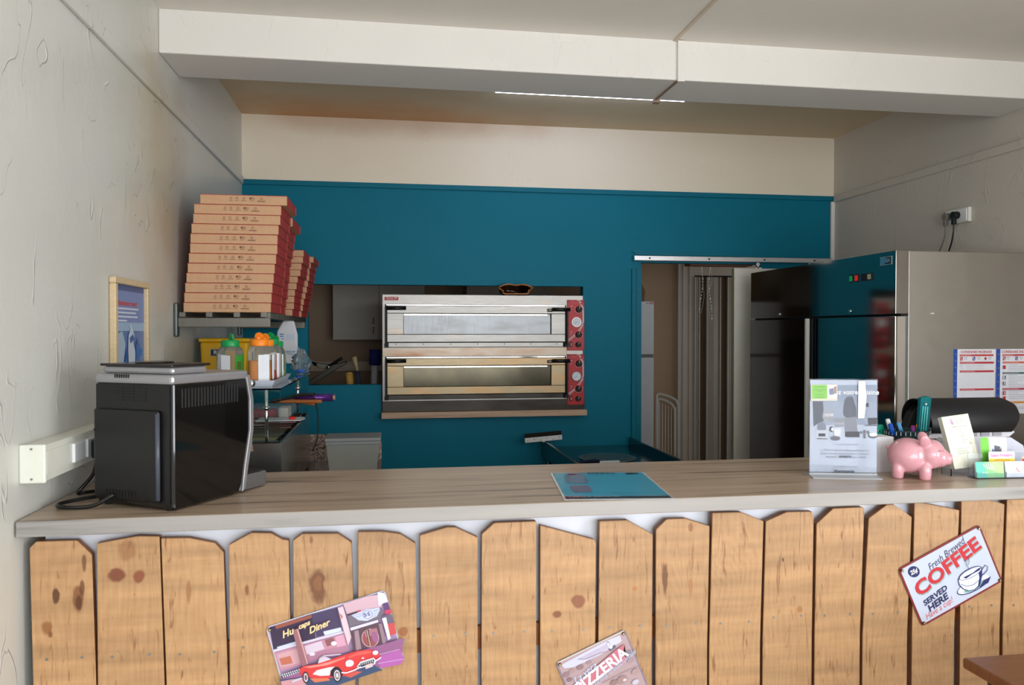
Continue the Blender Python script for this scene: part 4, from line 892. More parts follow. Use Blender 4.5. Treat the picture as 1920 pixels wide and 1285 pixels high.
# ---------------------------------------------------------------- shelf with pizza boxes
t = thing('wall_shelf', 'steel tube wall shelf carrying the pizza boxes', 'shelf', (XL, 4.35, 1.60))
for x_ in (-.877, -.766, -.65, -.536):
    b = MB(t); b.box(x_-.013, x_+.013, 3.575, 5.12, 1.662, 1.682); b.build('slat_tube', st_dull, t)
for y_ in (3.565, 5.03):
    b = MB(t); b.box(-.893, -.508, y_, y_+.025, 1.617, 1.658); b.build('arm', st_dull, t, bevel=.002)
    b = MB(t); b.box(-.909, -.893, y_-.01, y_+.035, 1.575, 1.722); b.build('wall_plate', mat('dark_bracket', (96, 104, 100), .4, .6), t, bevel=.006)
b = MB(t); b.box(-.532, -.510, 3.59, 5.13, 1.655, 1.681); b.build('edge_bar', st_dull, t)

def marks(A, W, z0):
    a = []
    for (x0, r0) in ((-.055, .008), (-.030, .008), (0, .008), (.028, .008), (.040, .008), (.074, .007)): A.disc(x0-.0, z0+.028, .0052, .0052, boxink, n=10); A.disc(x0, z0+.028, .0034, .0034, kraft, n=8)
    A.disc(.028, z0+.028, .0045, .0045, boxink, n=8)
    for (x0, ww) in ((-.055, .014), (-.030, .018), (0, .024), (.034, .018), (.074, .034)): A.rect(x0-ww/2, z0+.0165, x0+ww/2, z0+.0182, boxink)
    A.rect(.058, z0+.0135, .09, z0+.0148, boxink)
def make_box(W, D, H, label, group):
    r_ = thing('pizza_box', label, 'box', (0, 0, 0), group=group)
    b = MB(); b.box(-W/2, W/2, -D/2, D/2, .0008, H-.0028, ms=[0, 0, 0, 0, 1, 1]); b.build('tray', [kraft, boxred], r_)
    b = MB(); b.box(-W/2-.001, W/2+.001, -D/2-.001, D/2+.001, H-.0026, H-.0006); b.build('lid', boxred, r_)
    b = MB(); b.box(W/2, W/2+.0012, D/2-.03, D/2-.010, .004, H-.004); b.build('side_flap', mat('red_flap', (198, 84, 74), .6), r_)
    A = Art(W=W, H=H, y0=-D/2-.0004); marks(A, W, 0); A.build('printed_symbols', r_)
    return r_
ORD = ['lowest', 'second', 'third', 'fourth', 'fifth', 'sixth', 'seventh', 'eighth', 'ninth', 'tenth', 'eleventh', 'twelfth']
def nm(i, n): return 'topmost' if i == n-1 else ('lowest' if i == 0 else ORD[i] + ' from the bottom')
protos = {}
def stack(n, cx, y0, W, D, H, lean, jit, desc, group, z0=1.6825, topshift=0):
    key = (W, D, H)
    for i in range(n):
        lab = 'kraft pizza box, %s %s' % (nm(i, n), desc)
        if key not in protos: protos[key] = o = make_box(W, D, H, lab, group)
        else: o = copy_tree(protos[key])
        o['label'] = lab; o['group'] = group
        o.location = (cx + lean*i + rnd.uniform(-jit, jit) + (topshift if i == n-1 else 0), y0 + D/2 + rnd.uniform(-jit, jit), z0 + H*i)
        o.rotation_euler = (0, 0, rnd.uniform(-.006, .006))
stack(12, -.690, 3.585, .366, .345, .0430, .0045, .002, 'in the front stack', 'pizza boxes on the wall shelf', topshift=.024)
stack(11, -.718, 3.955, .366, .345, .0430, .0058, .003, 'in the second stack behind the front one', 'pizza boxes on the wall shelf', topshift=.02)
stack(10, -.679, 4.36, .345, .345, .0357, .0069, .005, 'in the third stack, before the last one', 'pizza boxes on the wall shelf')
stack(10, -.666, 4.74, .345, .345, .0357, .0064, .004, 'in the last stack, next to the teal wall', 'pizza boxes on the wall shelf', topshift=.012)

# ---------------------------------------------------------------- preparation table with the chilled topping case
t = thing('preparation_table', 'granite topped preparation table along the left wall', 'table', (-.48, 3.6, 0))
b = MB(t); b.box(-.905, -.03, 2.95, 4.30, .875, .905); b.build('granite_top', dgran, t, bevel=.003)
b = MB(t); b.prism([(-.905, .905), (-.03, .905), (-.03, 1.0), (-.30, 1.045), (-.905, 1.06)], 4.27, 4.30); b.build('upstand', granite_m, t)
b = MB(t); b.box(-.89, -.07, 2.97, 4.28, .10, .875); b.build('cabinet', st_br, t)
for y_ in (2.99, 3.64):
    b = MB(t); b.box(-.07, -.05, y_, y_+.62, .14, .85); d = b.build('door', st_br, t, bevel=.003)
    b = MB(t); b.box(-.05, -.035, y_+.55, y_+.57, .6, .8); b.build('handle', black, d)
for x_ in (-.85, -.12):
    for y_ in (3.02, 4.22): b = MB(t); b.cyl((x_, y_, 0), (x_, y_, .1), .02, 14); b.build('leg', chrome, t)

t = thing('topping_display_case', 'chilled steel and glass topping case on the preparation table', 'display case', (-.65, 3.6, .905))
b = MB(t); b.box(-.895, -.396, 3.05, 3.06, .92, 1.175); b.box(-.895, -.396, 4.14, 4.15, .92, 1.175); b.box(-.895, -.885, 3.06, 4.14, .92, 1.175); b.box(-.885, -.396, 3.06, 4.14, .92, .94); b.box(-.406, -.396, 3.06, 4.14, .94, 1.175); b.build('base', steel('case_steel', (196, 196, 192), .2, (1, 1, 1)), t)
for x_ in (-.85, -.44):
    for y_ in (3.1, 4.1): b = MB(t); b.cyl((x_, y_, .905), (x_, y_, .92), .018, 12); b.build('foot', blackm, t)
b = MB(t); b.box(-.89, -.394, 3.03, 4.15, 1.379, 1.385); b.build('glass_top', glass, t)
b = MB(t); b.box(-.89, -.40, 3.055, 3.060, 1.176, 1.378); b.build('glass_end', glass, t)
b = MB(t); b.box(-.89, -.40, 4.14, 4.145, 1.176, 1.378); b.build('glass_end', glass, t)
b = MB(t); b.box(-.893, -.888, 3.062, 4.138, 1.176, 1.378); b.build('glass_back', glass, t)
for y_ in (3.07, 4.12):
    b = MB(t); b.cyl((-.452, y_, 1.176), (-.452, y_, 1.378), .006, 12); b.cyl((-.452, y_, 1.30), (-.452, y_, 1.315), .012, 12); b.build('glass_clamp', chrome, t)
for k in range(6):
    y_ = 3.075 + k*.205; b = MB(t); b.box(-.88, -.41, y_, y_+.018, 1.155, 1.181); b.build('cross_bar', chrome, t)
b = MB(t); b.cyl((-.70, 3.046, 1.13), (-.70, 3.052, 1.13), .014, 16); b.build('badge', chrome, t)
def pan(label, y0, y1, fill):
    p = thing('steel_pan', label, 'pan', (-.645, (y0+y1)/2, 1.05), group=None)
    b = MB(p); x0, x1 = -.86, -.43
    b.box(x0, x1, y0, y1, 1.04, 1.043); b.box(x0, x1, y0, y0+.003, 1.043, 1.172); b.box(x0, x1, y1-.003, y1, 1.043, 1.172); b.box(x0, x0+.003, y0+.003, y1-.003, 1.043, 1.172); b.box(x1-.003, x1, y0+.003, y1-.003, 1.043, 1.172)
    b.build('pan_body', chrome, p)
    b = MB(p); b.box(x0+.003, x1-.003, y0+.003, y1-.003, 1.043, 1.12); b.build('filling', fill, p)
cheese = mat('grated_cheese', (226, 206, 160), .8, bump=.6, bscale=120); tom = mat('tomato_red', (170, 34, 30), .35, bump=.3)
pan('steel topping pan nearest the coffee machine', 3.095, 3.275, cheese); pan('second steel topping pan from the coffee machine', 3.30, 3.48, mat('mushroom', (176, 156, 130), .8, bump=.6, bscale=60))
pan('third steel topping pan, in the middle of the case', 3.505, 3.685, mat('ham_pink', (196, 140, 130), .7, bump=.5, bscale=50)); pan('fourth steel topping pan from the coffee machine', 3.71, 3.89, tom); pan('steel topping pan furthest from the coffee machine', 3.915, 4.095, mat('olive_green', (96, 92, 44), .5, bump=.5))
# clear tub with red slices on the case
t = thing('plastic_food_tub', 'clear plastic tub with red slices inside the glass case', 'tub', (-.585, 4.0, 1.182))
b = MB(t); b.prism([(-.70, 1.178), (-.47, 1.178), (-.455, 1.238), (-.715, 1.238)], 3.90, 3.903); b.prism([(-.70, 1.178), (-.47, 1.178), (-.455, 1.238), (-.715, 1.238)], 4.06, 4.063); b.box(-.70, -.47, 3.90, 4.06, 1.1775, 1.180); b.box(-.716, -.712, 3.90, 4.06, 1.2, 1.238); b.box(-.458, -.454, 3.90, 4.06, 1.2, 1.238); b.build('tub_body', filmpl, t)
b = MB(t); [b.cyl((-.665+k*.038, 3.93+.02*(k % 2), 1.195), (-.667+k*.038, 3.955+.02*(k % 2), 1.199), .022, 18) for k in range(4)]; b.build('red_slices', mat('red_slice', (190, 30, 44), .3), t)
b = MB(t); b.box(-.52, -.475, 3.915, 4.04, 1.181, 1.226); b.build('pale_food', mat('pale_food', (206, 196, 176), .7, bump=.4), t)
b = MB(); b.prism([(-.60, 3.74), (-.40, 3.74), (-.385, 3.82), (-.40, 3.885), (-.60, 3.885)], 1.182, 1.185, axis='z'); o = recentre(b.build('paper_sheet', mat('bright_paper', (226, 230, 234), .5))); tag(o, 'white paper sheet lying over the topping pans', 'paper')
b = MB(); b.box(-.455, -.425, 3.77, 3.80, 1.185, 1.198); o = recentre(b.build('red_clip', mat('red_plastic', (214, 40, 30), .4), bevel=.003)); tag(o, 'small red clip on the white paper sheet', 'clip')

# purple roll and utensils at the far end
t = thing('cling_film_roll', 'shiny purple roll sticking out beside the topping case', 'roll', (-.40, 4.10, 1.24))
b = MB(t); b.cyl((-.47, 4.10, 1.259), (-.275, 4.10, 1.259), .0195, 28); b.build('purple_film', mat('purple_foil', (92, 46, 128), .25, .4), t)
b = MB(t); b.cyl((-.275, 4.10, 1.259), (-.264, 4.10, 1.259), .0125, 24); b.build('card_core', kraft, t)
t = thing('kitchen_tongs', 'pair of black tongs lying beside the purple roll', 'tongs', (-.5, 4.02, 1.24))
b = MB(t); b.tube([(-.60, 4.0, 1.246), (-.52, 4.02, 1.262), (-.44, 4.03, 1.282), (-.36, 4.04, 1.286)], .0045, 8); b.build('arm', black, t); b = MB(t); b.tube([(-.60, 4.03, 1.246), (-.52, 4.04, 1.252), (-.44, 4.045, 1.272), (-.36, 4.05, 1.280)], .0045, 8); b.build('arm', black, t)
for k, (x0, y0, x1, z1) in enumerate(((-.56, 4.045, -.325, 1.245), (-.57, 4.062, -.36, 1.232))):
    t = thing('wooden_spoon', 'brown wooden spoon handle %s the purple roll' % ('touching' if k == 0 else 'lying lowest, below'), 'spoon', (x0, y0, 1.23))
    b = MB(t); b.tube([(x0, y0, 1.25-.004*k), ((x0+x1)/2, y0, 1.246), (x1, y0-.01, z1)], .010, 10); b.build('handle', mat('brown_wood', (170, 100, 50), .5), t)
t = thing('black_strap', 'thin black strap hanging down from the topping case end', 'strap', (-.36, 4.06, 1.10))
b = MB(t); b.tube([(-.44, 4.06, 1.284), (-.375, 4.055, 1.275), (-.352, 4.05, 1.22), (-.345, 4.045, 1.14), (-.35, 4.03, 1.05), (-.37, 4.01, 1.0)], .0035, 6); b.build('strap', blackm, t)

# spice jars on a white tray
t = thing('white_tray', 'white plastic tray under the spice jars', 'tray', (-.53, 3.33, 1.3855))
b = MB(t); x0, x1, y0, y1 = -.70, -.428, 3.12, 3.62
b.prism([(x0+.012, y0+.012), (x1-.012, y0+.012), (x1-.012, y1-.012), (x0+.012, y1-.012)], 1.3855, 1.389, axis='z')
for (a_, c_) in (((x0, y0), (x1, y0)), ((x1, y0), (x1, y1)), ((x1, y1), (x0, y1)), ((x0, y1), (x0, y0))):
    dx = .012; 
    def inn(p): return (p[0]+(dx if p[0] == x0 else -dx), p[1]+(dx if p[1] == y0 else -dx))
    v = [b.v(a_[0], a_[1], 1.408), b.v(c_[0], c_[1], 1.408), b.v(*inn(c_), 1.3865), b.v(*inn(a_), 1.3865)]; b.face(v)
o = b.build('tray_body', mat('tray_white', (206, 212, 226), .35), t); mo = o.modifiers.new('solid', 'SOLIDIFY'); mo.thickness = .0025
def jar(label, x, y, cap_m, fill_m, fill, lab_m, sc=1.0, flip=0, z=1.3895):
    t = thing('spice_jar', label, 'jar', (x, y, z), (0, 0, R(flip)), group=None)
    h = .148*sc; r_ = .042*sc
    b = MB(); b.lathe([(r_*.9, 0), (r_, .004), (r_, h*.84), (r_*.86, h*.95), (r_*.70, h), (r_*.70, h+.004)], 0, 0, 36, sq=.6); b.build('jar_body', jarpl, t)
    if fill: b = MB(); b.lathe([(r_*.86, .004), (r_*.94, .007), (r_*.94, h*fill)], 0, 0, 32, sq=.6); b.build('contents', fill_m, t)
    b = MB(); b.lathe([(r_*.78, h), (r_*.80, h+.003), (r_*.80, h+.024*sc), (r_*.74, h+.027*sc)], 0, 0, 36); b.build('cap', cap_m, t)
    b = MB(); b.cyl((-.002, .006, h+.036*sc), (.002, .012, h+.037*sc), r_*.40, 24); b.box(-.008, .008, .004, .012, h+.020*sc, h+.034*sc); b.build('flip_lid', cap_m, t)
    b = MB(); e = r_*1.01; b.box(-e*.2, e*.75, -e-.0012, -e+.0006, h*.1, h*.78, 0); b.box(e-.0004, e+.0014, -e*.6, e*.6, h*.05, h*.78, 1); b.build('label_strip', [labw, lab_m], t)
    b = MB(); b.box(e+.0014, e+.002, -e*.58, e*.58, h*.12, h*.26, 0); b.box(e+.0014, e+.002, -e*.4, e*.2, h*.40, h*.62, 1); b.build('label_print', [blackl, mat('leaf_green', (84, 104, 44), .5)], t)
    return t
jar('green capped spice jar with pale contents, front left on the tray', -.607, 3.20, green, herb, .22, labg, 1.0, -28)
jar('orange capped spice jar of orange powder, front right on the tray', -.497, 3.20, orange, spice, .62, blackl, 1.02, 14)
jar('green capped spice jar behind the front left jar', -.632, 3.31, green, herb, .3, labg, .98, -30)
jar('orange capped spice jar behind the front orange one', -.492, 3.315, orange, mat('paprika', (190, 60, 24), .8), .35, tom, 1.0, 10)
jar('green capped spice jar third back on the right of the tray', -.487, 3.43, green, herb, .2, labg, 1.02, 10)
jar('green capped spice jar furthest back on the tray', -.482, 3.545, green, mat('dried_green', (150, 160, 110), .9), .3, labg, .95, 10)
# yellow tub
t = thing('yellow_tub', 'square yellow plastic tub behind the spice jars', 'tub', (-.77, 3.98, 1.3855))
b = MB(t); b.prism([(-.868, 1.386), (-.67, 1.386), (-.655, 1.548), (-.875, 1.548)], 3.88, 4.08); b.build('tub_body', yellow, t, bevel=.012, seg=3)
b = MB(t); b.box(-.880, -.650, 3.875, 4.085, 1.548, 1.566); b.build('lid', yellow, t, bevel=.005)
A = Art(W=.1, H=.05, y0=-.001); A.poly([(-.045, -.018), (.05, -.018), (.05, .018), (-.045, .018)], (206, 196, 180)).poly([(-.042, -.015), (.05, -.015), (.05, .015), (-.042, .015)], (34, 36, 66)).text('R', .026, -.022, 0, (224, 224, 224), bold=.0012)
lb = A.build('label', t); lb.location = (-.782+.77, 3.88-3.98-.001, 1.498-1.3855)
# hanging paper bag and clear bag
t = thing('hanging_paper_bag', 'white paper bag with blue print hanging from the shelf', 'bag', (-.52, 4.30, 1.43))
b = MB(t); out = [(-.545, 1.655), (-.575, 1.60), (-.578, 1.56), (-.555, 1.50), (-.535, 1.445), (-.528, 1.425), (-.478, 1.430), (-.470, 1.50), (-.470, 1.58), (-.488, 1.655)]
b.prism(out, 4.28, 4.305); o = b.build('bag_body', mat('bag_paper', (206, 208, 212), .6, bump=.6, bscale=14), t, bevel=.008, seg=2)
A = Art(W=.1, H=.2, y0=-.0004)
for (x0, z0, x1, z1) in ((-.042, .150, -.02, .156), (-.040, .139, -.02, .144), (-.032, .126, -.018, .130)): A.rect(x0, z0, x1, z1, (60, 130, 190))
for k in range(5): A.rect(-.01, .150-k*.007, .035, .152-k*.007, (150, 178, 206))
A.text('FARINE TYPE', .011, .012, .06, (70, 130, 190), bold=.0003).text('GROUPE', .008, .012, .048, (70, 130, 190))
o = A.build('blue_print', t); o.location = (0, -.021, 0)
t = thing('clear_plastic_bag', 'crumpled clear plastic bag at the far end of the glass shelf', 'bag', (-.43, 4.06, 1.386))
b = MB(t); b.ellipsoid((-.43, 4.06, 1.430), (.045, .05, .044), seg=16)
for v_ in b.bm.verts:
    k = rnd.uniform(-.02, .014); v_.co += v_.co.normalized()*k + Vector((rnd.uniform(-.008, .008), rnd.uniform(-.008, .008), max(0, v_.co.z-.05)*rnd.uniform(0, 1.2)))
    v_.co.z = max(v_.co.z, 0)
o = b.build('film', filmpl, t)
for p in o.data.polygons: p.use_smooth = False
b = MB(t); b.ellipsoid((-.43, 4.035, 1.40), (.025, .012, .009)); b.build('blue_knot', mat('blue_film', (30, 90, 190), .3), t)

# dough tubs on the granite
def tub(label, cx, cy, W, D, H):
    t = thing('dough_tub', label, 'tub', (cx, cy, .9052)); w2, d2 = W/2, D/2
    b = MB()
    for (s0, s1, z0, z1) in ((.86, .98, 0, H*.80),):
        lo = [b.v(x*w2*s0, y*d2*s0, z0) for x, y in ((-1, -1), (1, -1), (1, 1), (-1, 1))]; hi = [b.v(x*w2*s1, y*d2*s1, z1) for x, y in ((-1, -1), (1, -1), (1, 1), (-1, 1))]
        b.face(lo)
        for i in range(4): b.face([lo[i], lo[(i+1) % 4], hi[(i+1) % 4], hi[i]])
    o = b.build('tub_body', tubpl, t); mo = o.modifiers.new('solid', 'SOLIDIFY'); mo.thickness = .003
    b = MB(); b.box(-w2*.82, w2*.82, -d2*.82, d2*.82, .004, H*.22); b.build('flour', flour, t)
    b = MB(); b.box(-w2, w2, -d2, d2, H*.80, H*.90, 0); b.box(-w2*1.03, w2*1.03, -d2*1.03, d2*1.03, H*.90, H, 0); b.build('lid', grey_lid, t, bevel=.004)
    return t
tub('grey lidded tub with flour on the granite worktop', -.165, 3.98, .262, .2, .172)
tub('grey lidded tub with flour half hidden behind the topping case', -.29, 3.62, .17, .2, .15) if False else None

# ---------------------------------------------------------------- the oven in the hatch
OX, OZ, OY = -.032, 1.842, 5.165
t = thing('pizza_oven', 'double deck steel pizza oven with red control panels', 'oven', (.648, 5.5, 1.066))
S = 1.362/1765; SZ = .776/1028
def ox(zx): return OX + (zx-75)*S
def oz(zy): return OZ - (zy-62)*SZ
b = MB(t); b.box(-.032, 1.320, 5.172, 5.95, 1.070, 1.842); b.build('housing', st_oven, t, bevel=.004)
def fp(name, x0, y0, x1, y1, d0, d1, m, parent=t, bev=.0015):
    b = MB(t); b.box(ox(x0), ox(x1), OY-d1, OY-d0, oz(y1), oz(y0)); return b.build(name, m, parent, bevel=bev)
fp('middle_panel', 78, 528, 1676, 603, -.008, -.002, st_mid); fp('bottom_panel', 78, 992, 1838, 1084, -.008, -.002, st_dark)
def deck(y, dm, strip_m, glass_m):
    rb = fp('door_recess', 100, y, 1672, y+375, -.009, -.004, blackm)
    strip = fp('lower_strip', 128, y+334, 1642, y+372, -.004, .004, strip_m)
    for k in range(7):
        xx = 193+k*232; b = MB(t); b.cyl((ox(xx), OY-.006, oz(y+347)), (ox(xx), OY-.004, oz(y+347)), .0035, 10); b.build('screw', blackm, strip)
    fp('upper_strip', 110, y+2, 1660, y+12, -.004, .003, chrome)

    fr = MB(t)
    for (x0, y0, x1, y1) in ((118, y+14, 1657, y+78), (118, y+262, 1657, y+328), (118, y+79, 255, y+261), (1531, y+79, 1657, y+261)):
        fr.box(ox(x0), ox(x1), OY-.022, OY+.004, oz(y1), oz(y0))
    door = fr.build('door', dm, t, bevel=.002)
    fp('window', 256, y+82, 1526, y+260, -.002, .012, glass_m, door)
    fp('window_trim', 256, y+82, 1500, y+97, .012, .015, mat('window_trim', (235, 228, 210), .2, .8), door)
    b = MB(t); b.cyl((ox(112), OY-.045, oz(y+36)), (ox(276), OY-.045, oz(y+34)), .0125, 18); b.build('handle', black, door)
    b = MB(t); b.cyl((ox(1534), OY-.045, oz(y+42)), (ox(1692), OY-.045, oz(y+42)), .0125, 18); b.build('handle', black, door)
    b = MB(t); b.cyl((ox(1496), OY-.030, oz(y+48)), (ox(1536), OY-.030, oz(y+48)), .011, 16); b.build('handle_end', mat('worn_grey', (150, 142, 128), .4, .5), door)
    for x0 in (112, 1668):
        b = MB(t); b.box(ox(x0)-.005, ox(x0)+.005, OY-.050, OY-.004, oz(y+350), oz(y+30)); b.box(ox(x0)-.012, ox(x0)+.014, OY-.03, OY-.002, oz(y+374), oz(y+340)); b.build('hinge_arm', blackm, door)
ovg1 = steel('oven_glass_clean', (122, 124, 126), .34, (30, 1, 1), stain_and_sheen=((106, 106, 104), .45, .8, 5));  # blotched tone paints the upper pane's streaky reflection into its colour
ovg2 = mat('oven_glass_sooty', (78, 72, 54), .16, .55, noise=.35, nscale=6)
deck(150, st_oven, st_oven, ovg1); deck(606, st_oven_hot, st_dark, ovg2)
b = MB(t); b.box(ox(98), ox(213), OY+.003, OY+.007, oz(116), oz(86)); bd = b.build('badge', mat('badge_red', (176, 24, 30), .4), t)
A = Art(W=.1, H=.02, y0=0); A.text('Rome 99', .019, 0, .003, (226, 190, 190), shear=.3, bold=.0004).rect(-.03, -.008, .03, -.0065, (220, 170, 170)); o = A.build('badge_lettering', bd); o.location = (ox(155)-.648, OY+.0026-5.5, oz(101)-1.066)
def panel(y):
    p = fp('control_panel', 1680, y, 1832, y+455, -.004, .004, red); yy = OY-.004
    A = Art(W=.12, H=.34, y0=yy-.0003-5.5); A_ = A
    def L(x, z): return (ox(x)-.648, oz(z)-1.066)
    A.text('Gastro', .0155, L(1745, 0)[0], L(0, y+24)[1], (214, 120, 120)).text('M', .0165, L(1794, 0)[0], L(0, y+24)[1], (240, 230, 230), bold=.0009)
    for k in range(3):
        A.line([L(1790+k*9, y+40), L(1808+k*8, y+60+k*4), L(1818+k*4, y+110), L(1819+k*4, y+190), L(1808+k*6, y+230), L(1772+k*9, y+280)], .0024, (236, 226, 226))
        A.line([L(1682, y+352+k*9), L(1700, y+345+k*9), L(1748, y+308+k*8)], .0024, (236, 226, 226))
    for (kx, ky) in ((1782, y+85), (1780, y+312)):
        for k in range(15):
            a = R(150 + k*17); r0, r1 = .0245, .029; cx_, cz_ = L(kx, ky)
            A.line([(cx_+r0*math.cos(a), cz_+r0*math.sin(a)), (cx_+r1*math.cos(a), cz_+r1*math.sin(a))], .002, (236, 228, 226))
    A.many([(L(1706, 0)[0], L(0, y+60)[1], L(1719, 0)[0], L(0, y+53)[1]), (L(1706, 0)[0], L(0, y+291)[1], L(1719, 0)[0], L(0, y+285)[1]), (L(1763, 0)[0], L(0, y+8)[1], L(1795, 0)[0], L(0, y+1)[1])], (232, 214, 210))
    A.build('panel_print', p)
    for (kx, ky, rr) in ((1782, y+85, .0215), (1780, y+312, .0215), (1777, y+401, .0185)):
        b = MB(t); b.cyl((ox(kx), yy-.002, oz(ky)), (ox(kx), yy-.022, oz(ky)), rr, 24, 0, r2=rr*.9); b.box(ox(kx)-.0012, ox(kx)+.0012, yy-.0235, yy-.022, oz(ky)+.003, oz(ky)+rr*.85, 1); b.build('knob', [blackm, paint_white], p)
    b = MB(t); b.cyl((ox(1760), yy, oz(y+199)), (ox(1760), yy-.010, oz(y+199)), .0335, 32, 0); b.cyl((ox(1760), yy-.010, oz(y+199)), (ox(1760), yy-.011, oz(y+199)), .030, 32, 1); b.build('thermometer', [chrome, labw], p)
    A = Art(W=.1, H=.1, y0=yy-.0112-5.5); c = L(1760, y+199)
    for k in range(9): a = R(-45+k*33.75); A.line([(c[0]+.022*math.cos(a), c[1]+.022*math.sin(a)), (c[0]+.026*math.cos(a), c[1]+.026*math.sin(a))], .0012, (70, 70, 74))
    A.line([(c[0]-.014, c[1]-.010), (c[0]+.006, c[1]+.004)], .0018, (60, 60, 64)); A.build('dial_marks', p)
    b = MB(t); b.box(ox(1701), ox(1724), yy-.006, yy, oz(y+422), oz(y+378), 0); b.box(ox(1707), ox(1718), yy-.008, yy-.006, oz(y+415), oz(y+386), 1); b.build('rocker_switch', [blackm, mat('switch_pale', (190, 150, 146), .4)], p)
    for ky in (y+85, y+309):
        b = MB(t); b.cyl((ox(1712), yy, oz(ky)), (ox(1712), yy-.003, oz(ky)), .004, 12); b.build('indicator_lamp', mat('lamp_grey', (170, 130, 126), .3), p)
    for sx in (1692, 1822):
        for sy in (y+12, y+216, y+442): b = MB(t); b.cyl((ox(sx), yy, oz(sy)), (ox(sx), yy-.002, oz(sy)), .003, 8); b.build('screw', blackm, p)
panel(103); panel(590)
b = MB(); b.box(-.036, 1.333, 5.115, 5.95, 1.030, 1.0695); o = recentre(b.build('oven_sill', shelf_lam, bevel=.002)); tag(o, 'wood-effect board under the pizza oven', 'board')
# curled brown thing on top of the oven
t = thing('curled_oven_mitt', 'shiny dark brown curled glove lying on top of the oven', 'oven glove', (.85, 5.21, 1.843))
b = MB(t)
prev = None; n = 28
for k in range(12):
    f = k/11; yk = 5.135 + f*.2; ring = []; sc_ = 1 - .25*f
    for j in range(n):
        a = 2*math.pi*j/n; wob = 1 + .10*math.sin(3*a+f*4) + .07*math.sin(7*a+k) + .05*math.sin(11*a)
        ring.append(b.v(.848 + (.100*sc_*wob)*math.copysign(abs(math.cos(a))**.7, math.cos(a)), yk + .012*math.sin(2*a)*(1-f), max(1.8435, 1.876 + (.034*wob*sc_)*math.copysign(abs(math.sin(a))**.7, math.sin(a)))))
    if prev:
        for j in range(n): b.face([prev[j], prev[(j+1) % n], ring[(j+1) % n], ring[j]])
    prev = ring
b.face(prev[::-1]); o = b.build('glove_body', mat('burnt_brown', (58, 30, 14), .2, coat=.6, noise=.5, nscale=30), t, smooth=True)
mo = o.modifiers.new('solid', 'SOLIDIFY'); mo.thickness = .004
b = MB(t); pts = []
for j in range(n+1):
    a = 2*math.pi*j/n; wob = 1 + .10*math.sin(3*a) + .07*math.sin(7*a) + .05*math.sin(11*a)
    pts.append((.848 + (.100*wob)*math.copysign(abs(math.cos(a))**.7, math.cos(a)), 5.133 + .012*math.sin(2*a), max(1.848, 1.876+(.036*wob)*math.copysign(abs(math.sin(a))**.7, math.sin(a)))))
b.tube(pts, .0055, 8, sub=2); b.build('amber_rim', mat('amber_gloss', (150, 90, 28), .15, coat=.7, noise=.5, nscale=40), t)

# ---------------------------------------------------------------- steel table before the teal wall, with peel and brush
t = thing('steel_side_table', 'low steel table with raised side edges before the teal wall', 'table', (1.34, 4.65, 0))
b = MB(t); b.box(1.045, 1.65, 4.15, 5.18, .80, .815); b.build('top', st_table, t)
for x0 in (1.03, 1.645):
    b = MB(t); b.box(x0, x0+.018, 4.15, 5.18, .76, .868); b.build('side_edge', st_table, t, bevel=.002)
b = MB(t); b.box(1.048, 1.645, 4.17, 5.16, .25, .27); b.build('lower_shelf', st_table, t)
for x_ in (1.08, 1.61):
    for y_ in (4.2, 5.13): b = MB(t); b.cyl((x_, y_, 0), (x_, y_, .80), .02, 12); b.build('leg', chrome, t)
t = thing('pizza_peel', 'round perforated pizza peel lying on the steel table', 'peel', (1.33, 4.62, .8155))
b = MB(t); pm = steel('peel_alu', (176, 180, 176), .35, (1, 1, 1)); b.cyl((1.345, 4.66, .8170), (1.345, 4.66, .8195), .178, 56); b.build('blade', pm, t)
b = MB(t)
for i in range(-9, 10):
    for j in range(-9, 10):
        x_, y_ = i*.018 + (j % 2)*.009, j*.018
        if x_*x_ + y_*y_ < .155**2: b.box(1.345+x_-.003, 1.345+x_+.003, 4.66+y_-.006, 4.66+y_+.006, .8195, .8200)
b.build('perforations', mat('hole_dark', (60, 66, 66), .6), t)
b = MB(t); b.box(1.235, 1.36, 4.45, 4.475, .8205, .832); b.build('socket_bracket', mat('bracket_white', (214, 216, 216), .35), t, bevel=.003)
b = MB(t); b.tube([(1.235, 4.462, .828), (1.20, 4.45, .834), (1.10, 4.40, .834), (1.06, 4.34, .834)], .012, 10); b.build('handle', mat('navy_handle', (14, 20, 48), .3), t)
t = thing('oven_brush', 'flat black and white riveted oven brush propped on the table edge', 'brush', (1.02, 5.05, .868), (0, R(-4), R(0)))
b = MB(); b.box(-.125, .125, -.012, .012, .005, .037); b.build('white_clamp', mat('clamp_white', (222, 224, 222), .35), t, bevel=.003)
b = MB(); b.box(-.122, .122, -.010, .010, .037, .062); b.build('black_bristles', mat('bristle_dark', (30, 24, 18), .9, bump=.8, bscale=90), t)
for k in range(6): b = MB(); b.cyl((-.108+k*.043, -.0135, .015+.010*(k % 2)), (-.108+k*.043, -.012, .015+.010*(k % 2)), .003, 10); b.build('rivet', blackm, t)
b = MB(); b.cyl((0, 0, -.002), (0, 0, .006), .01, 12); b.build('stub', mat('clamp_white', (222, 224, 222), .35), t)

